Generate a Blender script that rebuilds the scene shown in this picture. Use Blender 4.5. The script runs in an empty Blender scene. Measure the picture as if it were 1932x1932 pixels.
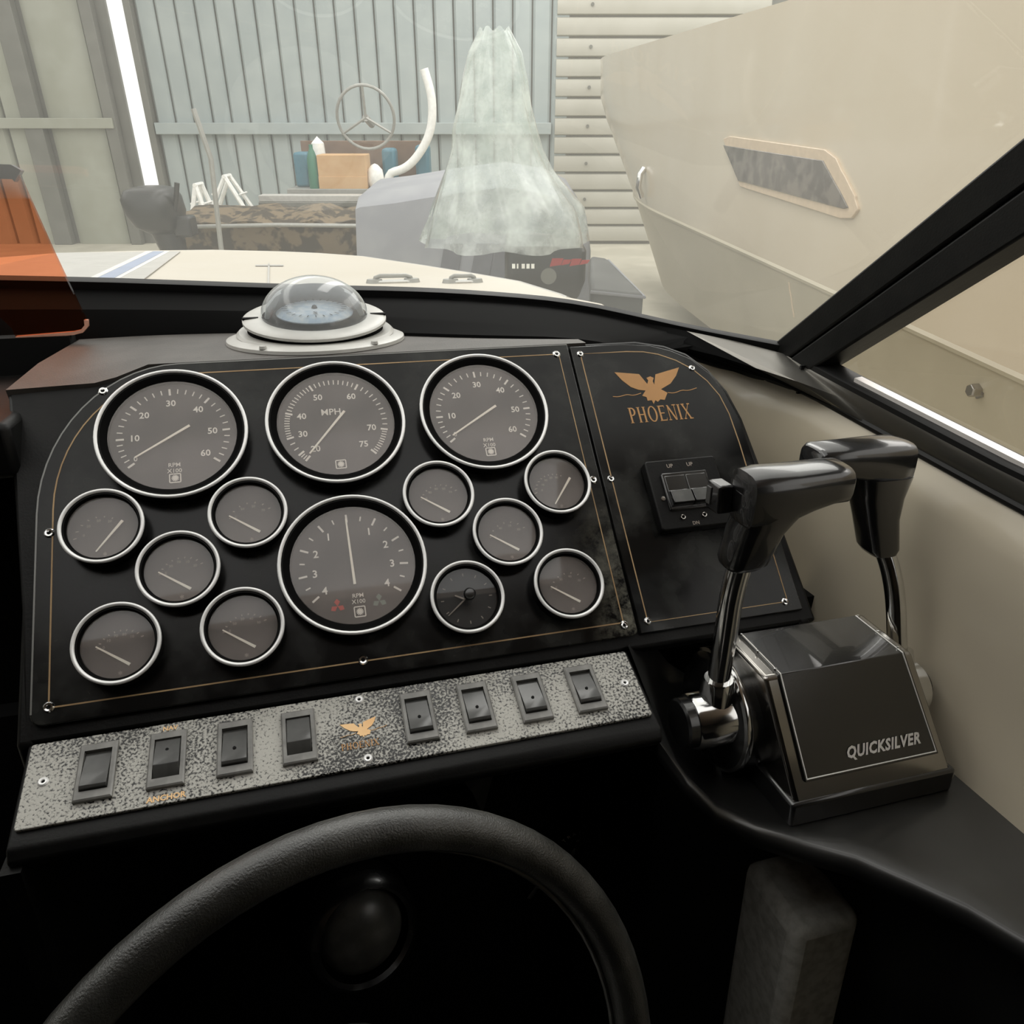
import bpy, bmesh, math, random
from mathutils import Vector, Matrix
random.seed(7)
S = bpy.context.scene
COL = S.collection
R = math.radians

# ------------------------------------------------------------------ camera, world, exposure
EYE = 2.45                       # height of the lens above the shed floor
F = 1430.0                       # focal length in pixels of the 1932 px frame
cam = bpy.data.objects.new('camera', bpy.data.cameras.new('camera'))
COL.objects.link(cam)
cam.location = (0, 0, EYE)
cam.rotation_euler = (R(62.0), 0, 0)
cam.data.sensor_width = 36.0
cam.data.lens = F / 1932 * 36
cam.data.clip_start = 0.02
S.camera = cam
world = bpy.data.worlds.new('shed_daylight'); S.world = world; world.use_nodes = True
bg = world.node_tree.nodes['Background']
bg.inputs[0].default_value = (1.0, 0.98, 0.945, 1)
bg.inputs[1].default_value = 1.05
def area(name, loc, target, size, power, col):
    l = bpy.data.lights.new(name, 'AREA'); l.shape = 'RECTANGLE'; l.size, l.size_y = size; l.energy = power; l.color = col
    o = bpy.data.objects.new(name, l); COL.objects.link(o); o.location = loc
    o.rotation_euler = (Vector(target) - Vector(loc)).to_track_quat('-Z', 'Y').to_euler()
    return o
# broad area lights added overhead for fill and highlights; no roof is built
for sx_, sy_, sz_, pw_ in ((-3.2, 6.0, (.9, 19), 130), (0.3, 9.5, (.9, 14), 200), (5.2, 9.0, (3.6, 13), 330)):
    area('overhead_fill', (sx_, sy_, 6.2), (sx_, sy_, 0.0), sz_, pw_, (1.0, 0.98, 0.95))
S.view_settings.view_transform = 'Standard'
S.view_settings.look = 'None'
S.view_settings.exposure = 0.35
S.view_settings.gamma = 1.0
S.view_settings.use_curve_mapping = False

# ------------------------------------------------------------------ frames of reference
# boat axes (starboard, bow, up) in the level world; the boat sits bow-up on its trailer
C2B = ((.96343, -.10149, .24801), (-.2680, -.3640, .8920), (-.0002, -.9258, -.3779))   # camera -> boat
BW = Matrix(((.9634, -.2680, -.0002), (.2666, .9585, .1010), (-.0268, -.0974, .9949)))
q = BW.to_quaternion().normalized()
BOAT = Matrix.Translation((0, 0, EYE)) @ q.to_matrix().to_4x4()
WORLD = Matrix.Identity(4)
def frame(base, o, x, y, z):
    m = Matrix.Identity(4)
    for i, a in enumerate((x, y, z)):
        for j in range(3): m[j][i] = a[j]
    for j in range(3): m[j][3] = o[j]
    return base @ m
def rayB(px, py):
    d = ((px - 966) / F, (py - 966) / F, 1.0)
    return Vector([sum(C2B[i][k] * d[k] for k in range(3)) for i in range(3)])
def onB(px, py, axis, val):                 # point of the boat plane axis = val seen at a photo position
    d = rayB(px, py); return d * (val / d[axis])
c28, s28 = math.cos(R(28)), math.sin(R(28))
def onW(px, py, Y):                          # point of the shed at depth Y seen at a photo position
    a, b = (px - 966) / F, (py - 966) / F
    d = Vector((a, c28 - b * s28, -s28 - b * c28)); d *= Y / d.y
    return Vector((d.x, d.y, d.z + EYE))
# instrument panel: u to starboard, v up the slope, w towards the driver; origin at the big centre gauge
PN = Vector((0, -.7267, .687)); PU = Vector((0, .687, .7267)); PO = Vector((.0238, .5627, -.2727))
PANEL = frame(BOAT, PO, (1, 0, 0), PU, PN)
def onP(px, py):
    d = rayB(px, py); p = d * (PO.dot(PN) / d.dot(PN)) - PO
    return (p.x, p.dot(PU))
e = R(21); SN = Vector((0, -math.sin(e), math.cos(e))); SU = Vector((0, math.cos(e), math.sin(e))); SO = Vector((-.205, .4945, -.3448))
STRIP = frame(BOAT, SO, (1, 0, 0), SU, SN)

# ------------------------------------------------------------------ materials
def lin(c):
    c = c / 255
    return c / 12.92 if c <= .04045 else ((c + .055) / 1.055) ** 2.4
def rgb(r, g, b): return (lin(r), lin(g), lin(b), 1)
def rgx(r, g, b): return tuple(x * .72 for x in rgb(r, g, b)[:3]) + (1,)
def newmat(name):
    m = bpy.data.materials.new(name); m.use_nodes = True
    nt = m.node_tree; nt.nodes.clear()
    out = nt.nodes.new('ShaderNodeOutputMaterial')
    return m, nt, out
def noise(nt, scale, detail=4, coord='Object', rough=.55):
    tc = nt.nodes.new('ShaderNodeTexCoord'); n = nt.nodes.new('ShaderNodeTexNoise')
    n.inputs['Scale'].default_value = scale; n.inputs['Detail'].default_value = detail; n.inputs['Roughness'].default_value = rough
    nt.links.new(tc.outputs[coord], n.inputs['Vector']); return n
def ramp(nt, src, p0, p1, c0=(0, 0, 0, 1), c1=(1, 1, 1, 1)):
    r = nt.nodes.new('ShaderNodeValToRGB'); nt.links.new(src, r.inputs[0])
    r.color_ramp.elements[0].position = p0; r.color_ramp.elements[0].color = c0
    r.color_ramp.elements[1].position = p1; r.color_ramp.elements[1].color = c1
    return r
def mat(name, col, rough=.5, metal=0.0, spec=.5, col2=None, nscale=20, lo=.4, hi=.65, bump=0, bscale=200, coat=0, rough2=None):
    m, nt, out = newmat(name)
    p = nt.nodes.new('ShaderNodeBsdfPrincipled'); nt.links.new(p.outputs[0], out.inputs[0])
    p.inputs['Base Color'].default_value = col; p.inputs['Roughness'].default_value = rough; p.inputs['Metallic'].default_value = metal
    p.inputs['Specular IOR Level'].default_value = spec; p.inputs['Coat Weight'].default_value = coat
    n = noise(nt, nscale)
    c2 = col2 or tuple(min(1, x * 1.12) for x in col[:3]) + (1,)
    r = ramp(nt, n.outputs[0], lo, hi, col, c2); nt.links.new(r.outputs[0], p.inputs['Base Color'])
    if rough2 is not None:
        rr = ramp(nt, n.outputs[0], lo, hi, (rough,) * 3 + (1,), (rough2,) * 3 + (1,)); nt.links.new(rr.outputs[0], p.inputs['Roughness'])
    if bump:
        b = nt.nodes.new('ShaderNodeBump'); b.inputs['Strength'].default_value = bump; b.inputs['Distance'].default_value = .001
        n2 = noise(nt, bscale, 3); nt.links.new(n2.outputs[0], b.inputs['Height']); nt.links.new(b.outputs[0], p.inputs['Normal'])
    return m
def glassmat(name, tint, haze, hazecol, ior=1.45, rough=.02, nscale=6, hz2=None, refl=1.0, transl=False):
    # clear sheet: light passes through, Fresnel gloss on top, a film of dust scattering some light
    m, nt, out = newmat(name); L = nt.links
    t = nt.nodes.new('ShaderNodeBsdfTransparent'); t.inputs[0].default_value = tint
    d = nt.nodes.new('ShaderNodeBsdfTranslucent' if transl else 'ShaderNodeBsdfDiffuse'); d.inputs[0].default_value = hazecol
    g = nt.nodes.new('ShaderNodeBsdfGlossy'); g.inputs[0].default_value = (refl, refl, refl, 1); g.inputs[1].default_value = rough
    m1 = nt.nodes.new('ShaderNodeMixShader'); L.new(t.outputs[0], m1.inputs[1]); L.new(d.outputs[0], m1.inputs[2])
    n = noise(nt, nscale, 5); r = ramp(nt, n.outputs[0], .35, .7, (haze,) * 3 + (1,), (hz2 if hz2 is not None else haze * 1.5,) * 3 + (1,)); L.new(r.outputs[0], m1.inputs[0])
    lw = nt.nodes.new('ShaderNodeLayerWeight'); lw.inputs[0].default_value = .5      # Schlick reflectance of a thin sheet, same from both sides
    pw = nt.nodes.new('ShaderNodeMath'); pw.operation = 'POWER'; pw.inputs[1].default_value = 5; L.new(lw.outputs['Facing'], pw.inputs[0])
    fr = nt.nodes.new('ShaderNodeMath'); fr.operation = 'MULTIPLY_ADD'; fr.inputs[1].default_value = .93; fr.inputs[2].default_value = .045; L.new(pw.outputs[0], fr.inputs[0])
    m2 = nt.nodes.new('ShaderNodeMixShader'); L.new(fr.outputs[0], m2.inputs[0]); L.new(m1.outputs[0], m2.inputs[1]); L.new(g.outputs[0], m2.inputs[2])
    L.new(m2.outputs[0], out.inputs[0]); return m
M = {}
M['black'] = mat('black_moulded_plastic', (.003, .003, .003, 1), .45, spec=.22, col2=(.006, .006, .0055, 1), nscale=40, bump=.15, bscale=500)
M['black_gloss'] = mat('black_gloss_gelcoat', (.006, .006, .006, 1), .18, spec=.8, col2=(.012, .012, .012, 1), nscale=12, rough2=.34, coat=.4)
M['console_gel'] = mat('sheened_black_console_gelcoat', (.008, .008, .008, 1), .28, spec=.9, col2=(.018, .018, .017, 1), nscale=10, rough2=.4, coat=.3)  # base colour lifted slightly to paint in the sheen
M['black_matte'] = mat('black_matte', (.003, .003, .003, 1), .75, spec=.2, nscale=30)
M['black_grip'] = mat('black_grip_plastic', (.006, .006, .006, 1), .24, spec=.8, col2=(.011, .011, .011, 1), nscale=60, coat=.5)
M['black_tex'] = mat('black_textured_cover', (.004, .004, .004, 1), .2, spec=1.0, col2=(.007, .007, .007, 1), nscale=300, bump=.12, bscale=1500, coat=.7)
M['black_flat'] = mat('flat_black', (.0025, .0025, .0025, 1), .8, spec=.06, nscale=30)
M['rubber'] = mat('black_rubber', (.005, .005, .005, 1), .5, spec=.3, nscale=80)
M['leather'] = mat('worn_wheel_leather', (.018, .018, .016, 1), .3, spec=.7, col2=(.042, .042, .038, 1), nscale=30, bump=.4, bscale=900)
M['acrylic'] = mat('scuffed_black_acrylic', (.003, .003, .003, 1), .2, spec=.32, col2=(.04, .041, .037, 1), nscale=16, lo=.46, hi=.85, rough2=.42)
M['chrome'] = mat('chrome', (.75, .75, .74, 1), .12, 1.0, col2=(.85, .85, .84, 1))
M['bezel'] = mat('bright_bezel_metal', (.86, .86, .85, 1), .4, .35, col2=(.93, .93, .92, 1))
M['darkchrome'] = mat('dull_chrome', (.42, .40, .37, 1), .2, 1.0, col2=(.5, .48, .45, 1), nscale=8)
M['gold'] = mat('gold_print', rgb(176, 132, 84), .55, .15, col2=rgb(190, 142, 90))
M['goldline'] = mat('gold_pinstripe', rgb(178, 148, 108), .5, .1, col2=rgb(150, 120, 84))
M['goldbright'] = mat('bright_gold_print', rgb(238, 190, 132), .5, .1, col2=rgb(244, 204, 150))
M['silver_print'] = mat('silver_print', rgb(246, 242, 236), .4, .0)
M['white_print'] = mat('white_dial_print', rgb(236, 232, 224), .6)
M['red_print'] = mat('red_dial_print', rgb(190, 60, 48), .6)
M['green_print'] = mat('grey_green_dial_print', rgb(110, 125, 115), .6)
M['needle'] = mat('cream_needle', rgb(252, 244, 230), .5)
M['dial'] = mat('charcoal_dial', (.022, .021, .020, 1), .6, col2=(.03, .028, .027, 1), nscale=25)
M['clockdial'] = mat('black_clock_dial', (.006, .006, .006, 1), .5)
M['dust'] = mat('dusty_dash_vinyl', (.062, .056, .050, 1), .5, col2=(.085, .077, .069, 1), nscale=25, bump=.3, bscale=700)
M['cream'] = mat('cream_gelcoat', rgb(190, 180, 159), .3, col2=rgb(196, 186, 166), nscale=2, coat=.2)
M['deck'] = mat('cream_deck_gelcoat', rgx(226, 216, 197), .4, col2=rgx(231, 222, 205), nscale=3)
M['lightgrey'] = mat('pale_grey_stripe', rgx(196, 194, 188), .5)
M['bluestripe'] = mat('pale_blue_stripe', rgx(158, 172, 200), .5)
M['whitestripe'] = mat('white_pinstripe', rgx(240, 240, 236), .5)
M['hull'] = mat('cream_hull_gelcoat', rgx(222, 208, 184), .22, col2=rgx(227, 214, 192), nscale=.8, coat=.25)
M['hull_low'] = mat('grey_beige_hull_bottom', rgx(190, 180, 156), .4, col2=rgx(200, 190, 166), nscale=1.2)
M['hullwin'] = mat('dusty_dark_hull_glass', rgx(92, 86, 78), .2, col2=rgx(128, 120, 110), nscale=7, lo=.45, hi=.6)
M['hullframe'] = mat('beige_window_frame', rgx(222, 200, 172), .35)
M['track'] = mat('bare_aluminium_track', rgb(225, 220, 216), .35, .3)
M['coam'] = mat('satin_dark_aluminium', (.22, .21, .19, 1), .3, .85, col2=(.26, .25, .23, 1), nscale=6)
M['greycarpet'] = mat('grey_carpet', rgb(205, 204, 196), .9, col2=rgb(176, 175, 166), nscale=90)
M['switchplate'] = None
M['rocker'] = mat('black_rocker_plastic', (.035, .035, .033, 1), .25, col2=(.055, .055, .052, 1), nscale=50)
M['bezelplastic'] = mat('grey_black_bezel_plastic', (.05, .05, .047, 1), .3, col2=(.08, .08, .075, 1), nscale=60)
M['switchbezel'] = mat('worn_grey_switch_bezel', (.16, .157, .148, 1), .3, col2=(.25, .245, .23, 1), nscale=60)
M['compass_grey'] = mat('pale_grey_compass_plastic', rgb(186, 185, 180), .35, col2=rgb(196, 195, 190), nscale=30)
M['compass_card'] = mat('pale_blue_compass_card', rgb(170, 188, 205), .5, col2=rgb(205, 212, 216), nscale=120)
M['compass_in'] = mat('grey_compass_bowl', rgb(140, 146, 148), .5)
M['beige'] = mat('beige_headliner', rgb(168, 152, 140), .8, nscale=10)
M['canvas'] = mat('dark_grey_canvas_lining', rgb(74, 69, 64), .85, nscale=10)
M['concrete'] = mat('pale_concrete', rgx(206, 200, 182), .8, col2=rgx(222, 216, 198), nscale=1.5)
M['clad_blue'] = mat('pale_blue_steel_cladding', rgx(176, 187, 187), .45, col2=rgx(186, 196, 195), nscale=2)
M['clad_green'] = mat('pale_green_grey_sheet', rgx(172, 174, 158), .5, col2=rgx(182, 184, 170), nscale=2)
M['clad_dark'] = mat('grey_steel_post', rgx(118, 118, 110), .5, col2=rgx(128, 128, 120), nscale=3)
M['slat'] = mat('off_white_door_slat', rgx(196, 193, 180), .5, col2=rgx(203, 200, 188), nscale=2)
M['slatgap'] = mat('grey_door_backing', rgx(120, 118, 108), .7)
M['camo'] = mat('camouflage_canvas', rgx(70, 62, 50), .9, col2=rgx(128, 112, 88), nscale=5, lo=.46, hi=.54)
M['motor'] = mat('charcoal_outboard', (.016, .016, .015, 1), .35)
M['greycover'] = mat('grey_boat_cover', rgx(150, 152, 158), .8, col2=rgx(162, 164, 168), nscale=3)
M['greycover2'] = mat('dark_grey_cover_stripe', rgx(112, 114, 120), .8)
M['darkcover'] = mat('dark_grey_canvas', rgx(92, 94, 92), .8, col2=rgx(104, 106, 104), nscale=4)
M['wood'] = mat('brown_plywood', rgx(120, 92, 72), .7, col2=rgx(134, 106, 84), nscale=6)
M['cardboard'] = mat('cardboard', rgx(222, 176, 122), .85, col2=rgx(228, 186, 134), nscale=5)
M['tealtub'] = mat('teal_plastic', rgx(62, 122, 142), .4)
M['greenbottle'] = mat('green_plastic', rgx(40, 122, 92), .35)
M['whiteplastic'] = mat('white_plastic', rgb(232, 232, 228), .4)
M['greymetal'] = mat('grey_galvanised_metal', rgb(150, 150, 145), .45, .4)
M['redmark'] = mat('red_decal', rgb(150, 34, 32), .5)

def make_dusty():
    m = M['acrylic'].copy(); m.name = 'black_acrylic_with_dust_smear'; nt = m.node_tree; L = nt.links
    p = [n for n in nt.nodes if n.type == 'BSDF_PRINCIPLED'][0]
    tc = nt.nodes.new('ShaderNodeTexCoord'); sp_ = nt.nodes.new('ShaderNodeSeparateXYZ'); L.new(tc.outputs['Object'], sp_.inputs[0])
    a = nt.nodes.new('ShaderNodeMapRange'); a.inputs[1].default_value = .185; a.inputs[2].default_value = .222; L.new(sp_.outputs[0], a.inputs[0])
    b = nt.nodes.new('ShaderNodeMapRange'); b.inputs[1].default_value = .05; b.inputs[2].default_value = -.07; L.new(sp_.outputs[1], b.inputs[0])
    n1 = noise(nt, 60, 6, rough=.7); r1 = ramp(nt, n1.outputs[0], .42, .72)
    m1 = nt.nodes.new('ShaderNodeMath'); m1.operation = 'MULTIPLY'; L.new(a.outputs[0], m1.inputs[0]); L.new(b.outputs[0], m1.inputs[1])
    m2 = nt.nodes.new('ShaderNodeMath'); m2.operation = 'MULTIPLY'; L.new(m1.outputs[0], m2.inputs[0]); L.new(r1.outputs[0], m2.inputs[1])
    mx = nt.nodes.new('ShaderNodeMix'); mx.data_type = 'RGBA'; old = p.inputs['Base Color'].links[0].from_socket
    L.new(m2.outputs[0], mx.inputs[0]); L.new(old, mx.inputs[6]); mx.inputs[7].default_value = (.26, .25, .20, 1); L.new(mx.outputs[2], p.inputs['Base Color'])
    return m
M['acrylic_dusty'] = make_dusty()
M['edge_glint'] = mat('acrylic_edge_glint', (.16, .16, .15, 1), .25, spec=.8)  # pale grey that paints a highlight on the plate edge
def make_switchplate():
    m, nt, out = newmat('worn_speckled_switch_plate'); L = nt.links
    p = nt.nodes.new('ShaderNodeBsdfPrincipled'); L.new(p.outputs[0], out.inputs[0])
    n1 = noise(nt, 520, 3); n2 = noise(nt, 9, 3)
    mx = nt.nodes.new('ShaderNodeMath'); mx.operation = 'MULTIPLY_ADD'; mx.inputs[1].default_value = .62; L.new(n2.outputs[0], mx.inputs[0]); L.new(n1.outputs[0], mx.inputs[2])
    r = ramp(nt, mx.outputs[0], .74, .88, (.006, .006, .006, 1), (.46, .45, .41, 1)); L.new(r.outputs[0], p.inputs['Base Color'])
    r2 = ramp(nt, mx.outputs[0], .72, .9, (.2, .2, .2, 1), (.5, .5, .5, 1)); L.new(r2.outputs[0], p.inputs['Roughness'])
    b = nt.nodes.new('ShaderNodeBump'); b.inputs['Strength'].default_value = .5; b.inputs['Distance'].default_value = .0006
    L.new(n1.outputs[0], b.inputs['Height']); L.new(b.outputs[0], p.inputs['Normal'])
    return m
M['switchplate'] = make_switchplate()
M['windscreen'] = glassmat('dusty_windscreen_glass', (.95, .96, .94, 1), .085, (.86, .86, .80, 1), nscale=2.0, hz2=.125, transl=True)
M['sideglass'] = glassmat('side_window_glass', (.96, .95, .93, 1), .01, (.8, .75, .7, 1), nscale=3, hz2=.02)
M['lens'] = glassmat('dust_and_glare_gauge_lens', (.95, .94, .93, 1), .12, (.76, .67, .63, 1), nscale=14, hz2=.23, rough=.05)  # film colour holds dust plus painted overhead reflection
M['lens_clear'] = glassmat('clear_clock_lens', (.9, .9, .9, 1), .01, (.5, .5, .5, 1), nscale=18, hz2=.03, rough=.03)
M['dome'] = glassmat('cloudy_compass_dome', (.92, .94, .95, 1), .2, (.86, .88, .89, 1), nscale=9, hz2=.27, rough=.1)
M['amber'] = glassmat('amber_tinted_acrylic', (.98, .60, .44, 1), .004, (.6, .25, .12, 1), nscale=4, hz2=.012, refl=.45)
M['amber_edge'] = mat('polished_amber_edge', rgb(214, 160, 138), .25)
M['plastic'] = glassmat('crumpled_clear_plastic', (.85, .9, .88, 1), .12, (.86, .92, .88, 1), nscale=7, hz2=.5, rough=.2)

# ------------------------------------------------------------------ mesh building
OFFS = {}
class MB:
    def __init__(s): s.v = []; s.f = []
    def add(s, vs, fs):
        o = len(s.v); s.v += [Vector(x) for x in vs]; s.f += [tuple(i + o for i in f) for f in fs]; return s
    def box(s, a, b, m=None):
        x0, y0, z0 = a; x1, y1, z1 = b
        vs = [(x0, y0, z0), (x1, y0, z0), (x1, y1, z0), (x0, y1, z0), (x0, y0, z1), (x1, y0, z1), (x1, y1, z1), (x0, y1, z1)]
        if m: vs = [m @ Vector(p) for p in vs]
        return s.add(vs, [(3, 2, 1, 0), (4, 5, 6, 7), (0, 1, 5, 4), (1, 2, 6, 5), (2, 3, 7, 6), (3, 0, 4, 7)])
    def prism(s, poly, z0, z1, m=None):           # polygon in xy, extruded along z (mapped by m)
        n = len(poly)
        vs = [Vector((p[0], p[1], z0)) for p in poly] + [Vector((p[0], p[1], z1)) for p in poly]
        if m: vs = [m @ p for p in vs]
        return s.add(vs, [tuple(range(n - 1, -1, -1)), tuple(range(n, 2 * n))] + [(i, (i + 1) % n, n + (i + 1) % n, n + i) for i in range(n)])
    def loft(s, rings, closed=True, caps=True):
        n = len(rings[0]); vs = [p for r in rings for p in r]; fs = []
        for k in range(len(rings) - 1):
            for i in range(n if closed else n - 1):
                j = (i + 1) % n
                fs.append((k * n + i, k * n + j, (k + 1) * n + j, (k + 1) * n + i))
        if caps and closed:
            fs.append(tuple(range(n - 1, -1, -1))); fs.append(tuple((len(rings) - 1) * n + i for i in range(n)))
        return s.add(vs, fs)
    def lathe(s, prof, n=48, m=None, loop=False):  # profile (r, z) about z
        rings = []
        for r, z in prof:
            r = max(r, 1e-6)
            ring = [Vector((r * math.cos(2 * math.pi * i / n), r * math.sin(2 * math.pi * i / n), z)) for i in range(n)]
            rings.append([m @ p for p in ring] if m else ring)
        if loop: rings.append(rings[0])
        return s.loft(rings, True, False)
    def tube(s, path, rad, n=14, m=None, caps=True, closed=False, flat=None):
        path = [Vector(p) for p in path]; k = len(path)
        rads = rad if isinstance(rad, (list, tuple)) else [rad] * k
        tans = []
        for i in range(k):
            a = path[(i - 1) % k] if (closed or i > 0) else path[i]
            b = path[(i + 1) % k] if (closed or i < k - 1) else path[i]
            tans.append((b - a).normalized())
        up = Vector((0, 0, 1)) if abs(tans[0].z) < .9 else Vector((1, 0, 0))
        nrm = tans[0].cross(up).normalized(); rings = []
        for i in range(k):
            nrm = (nrm - tans[i] * nrm.dot(tans[i])).normalized(); bi = tans[i].cross(nrm)
            f1, f2 = flat or (1, 1)
            ring = [path[i] + (nrm * math.cos(2 * math.pi * j / n) * f1 + bi * math.sin(2 * math.pi * j / n) * f2) * rads[i] for j in range(n)]
            rings.append([m @ p for p in ring] if m else ring)
        if closed: rings.append(rings[0])
        return s.loft(rings, True, caps and not closed)
    def ribbon(s, pts, w, z0, z1, closed=True):    # flat line of width w along 2-D points
        n = len(pts); P = [Vector((p[0], p[1])) for p in pts]; L = []; Rr = []
        for i in range(n):
            a = P[(i - 1) % n] if closed or i else P[i]; b = P[(i + 1) % n] if closed or i < n - 1 else P[i]
            t = (b - a).normalized(); nn = Vector((-t.y, t.x)) * (w / 2); L.append(P[i] + nn); Rr.append(P[i] - nn)
        rings = [[Vector((L[i].x, L[i].y, z0)), Vector((L[i].x, L[i].y, z1)), Vector((Rr[i].x, Rr[i].y, z1)), Vector((Rr[i].x, Rr[i].y, z0))] for i in range(n)]
        if closed: rings.append(rings[0])
        return s.loft(rings, True, not closed)
    def text(s, body, size, at=(0, 0), z=0, rot=0, shear=0, bold=0, space=1.0, sx=1.0, thick=.00012):
        vs, fs = text_geo(body, shear, bold, space)
        c, sn = math.cos(rot), math.sin(rot)
        out = []
        for p in vs:
            x, y = p.x * size * sx, p.y * size
            out.append((at[0] + c * x - sn * y, at[1] + sn * x + c * y, z))
        return s.add(out, fs)
    def build(s, name, m, parent=None, M0=None, smooth=40, bevel=0, seg=2):
        me = bpy.data.meshes.new(name)
        off = OFFS.get(parent.name, Vector((0, 0, 0))) if parent is not None else Vector((0, 0, 0))
        if parent is None:
            xs = [p.x for p in s.v]; ys = [p.y for p in s.v]; zs = [p.z for p in s.v]
            off = Vector(((min(xs) + max(xs)) / 2, (min(ys) + max(ys)) / 2, min(zs)))
        me.from_pydata([tuple(p - off) for p in s.v], [], s.f)
        bm = bmesh.new(); bm.from_mesh(me)
        bmesh.ops.remove_doubles(bm, verts=bm.verts, dist=2e-6)
        bmesh.ops.recalc_face_normals(bm, faces=bm.faces); bm.to_mesh(me); bm.free()
        if smooth:
            for p in me.polygons: p.use_smooth = True
            me.set_sharp_from_angle(angle=R(smooth))
        o = bpy.data.objects.new(name, me); COL.objects.link(o)
        if m is not None: me.materials.append(M[m] if isinstance(m, str) else m)
        if parent is not None: o.parent = parent
        else: o.matrix_world = (M0 or WORLD) @ Matrix.Translation(off); OFFS[o.name] = off
        if bevel:
            b = o.modifiers.new('bevel', 'BEVEL'); b.width = bevel; b.segments = seg; b.limit_method = 'ANGLE'; b.angle_limit = R(35)
        return o
_tc = {}
def text_geo(body, shear=0, bold=0, space=1.0):
    key = (body, shear, bold, space)
    if key not in _tc:
        cu = bpy.data.curves.new('t', 'FONT'); cu.body = body; cu.size = 1; cu.align_x = 'CENTER'; cu.align_y = 'CENTER'
        cu.shear = shear; cu.offset = bold; cu.space_character = space; cu.resolution_u = 2
        o = bpy.data.objects.new('t', cu); COL.objects.link(o)
        me = bpy.data.meshes.new_from_object(o.evaluated_get(bpy.context.evaluated_depsgraph_get()))
        _tc[key] = ([v.co.copy() for v in me.vertices], [tuple(p.vertices) for p in me.polygons])
        bpy.data.objects.remove(o); bpy.data.curves.remove(cu); bpy.data.meshes.remove(me)
    return _tc[key]
def tag(o, label=None, cat=None, group=None, kind=None):
    if label: o['label'] = label
    if cat: o['category'] = cat
    if group: o['group'] = group
    if kind: o['kind'] = kind
    return o
def thing(name, label, cat, M0=WORLD, at=(0, 0, 0), group=None):
    o = bpy.data.objects.new(name, None); COL.objects.link(o); o.empty_display_size = .02
    o.matrix_world = M0 @ Matrix.Translation(at)
    return tag(o, label, cat, group)
def copy_tree(o, parent=None):
    c = o.copy(); COL.objects.link(c)
    if parent is not None: c.parent = parent
    for ch in list(o.children): copy_tree(ch, c)
    return c
def arc(cx, cy, rx, ry, a0, a1, n):
    return [(cx + rx * math.cos(R(a0 + (a1 - a0) * i / n)), cy + ry * math.sin(R(a0 + (a1 - a0) * i / n))) for i in range(n + 1)]
def rrect(x0, y0, x1, y1, r, n=5):
    return arc(x1 - r, y1 - r, r, r, 0, 90, n) + arc(x0 + r, y1 - r, r, r, 90, 180, n) + arc(x0 + r, y0 + r, r, r, 180, 270, n) + arc(x1 - r, y0 + r, r, r, 270, 360, n)
def resample(pts, n):
    pts = [Vector(p) for p in pts]; d = [0]
    for a, b in zip(pts, pts[1:]): d.append(d[-1] + (b - a).length)
    out = []
    for i in range(n):
        t = d[-1] * i / (n - 1); k = 0
        while k < len(pts) - 2 and d[k + 1] < t: k += 1
        f = (t - d[k]) / max(1e-9, d[k + 1] - d[k]); out.append(pts[k].lerp(pts[k + 1], min(1, f)))
    return out
def smoothline(pts, n=40, it=3):
    p = [Vector(a) for a in pts]
    for _ in range(it):
        o = [p[0]]
        for a, b in zip(p, p[1:]): o += [a.lerp(b, .25), a.lerp(b, .75)]
        p = o + [p[-1]]
    return resample(p, n)
YZ = Matrix(((0, 0, 1, 0), (1, 0, 0, 0), (0, 1, 0, 0), (0, 0, 0, 1)))    # polygon (y, z) extruded along x
XZ = Matrix(((1, 0, 0, 0), (0, 0, 1, 0), (0, 1, 0, 0), (0, 0, 0, 1)))    # polygon (x, z) extruded along y

# ================================================================== SHED (the setting, level world)
FARY = 16.4
def wx(px, py=420): return onW(px, py, FARY).x
floor = tag(MB().box((-16, -3, -.1), (14, 18, 0)).build('floor', 'concrete'), 'pale concrete floor of the shed', kind='structure')
wall = MB().box((-16, FARY + .05, 0), (wx(283), FARY + .12, 5.6)).box((wx(318), FARY + .05, 0), (14, FARY + .12, 5.6)).box((wx(283), FARY + .05, 4.6), (wx(318), FARY + .12, 5.6)).build('wall_far', 'clad_dark')
tag(wall, 'far wall of the shed', kind='structure')
def sheet(x0, x1, z0, z1, m, proud=.04):
    mb = MB(); w = x1 - x0
    prof = [(x0, FARY), (x0 + .12 * w, FARY - proud), (x1 - .12 * w, FARY - proud), (x1, FARY), (x1, FARY + .05), (x0, FARY + .05)]
    mb.prism(prof, z0, z1); return mb.build('cladding_sheet', m, wall)
x = wx(335)
while x < wx(1040): sheet(x, x + .33, 0, 5.5, 'clad_blue'); x += .36
for a, b in ((-20, 22), (26, 62), (66, 100), (142, 238)): sheet(wx(a), wx(b), 0, 5.5, 'clad_green', .06)
for a, b in ((101, 134), (246, 266), (320, 332)):
    MB().box((wx(a), FARY - .16, 0), (wx(b), FARY + .02, 5.5)).build('post', 'clad_dark', wall, bevel=.01)
MB().box((-16, FARY - .2, 2.12), (wx(262), FARY - .04, 2.3)).build('girt', 'clad_green', wall, bevel=.01)
MB().box((wx(335), FARY - .2, 2.02), (wx(1035), FARY - .04, 2.22)).build('girt', 'clad_blue', wall, bevel=.01)
door = MB().box((wx(1040), FARY - .03, 0), (wx(1400), FARY + .03, 5.2)).build('door_1', 'slatgap')
tag(door, 'off-white slatted shed door', kind='structure')
z = .05
k = 0
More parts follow.
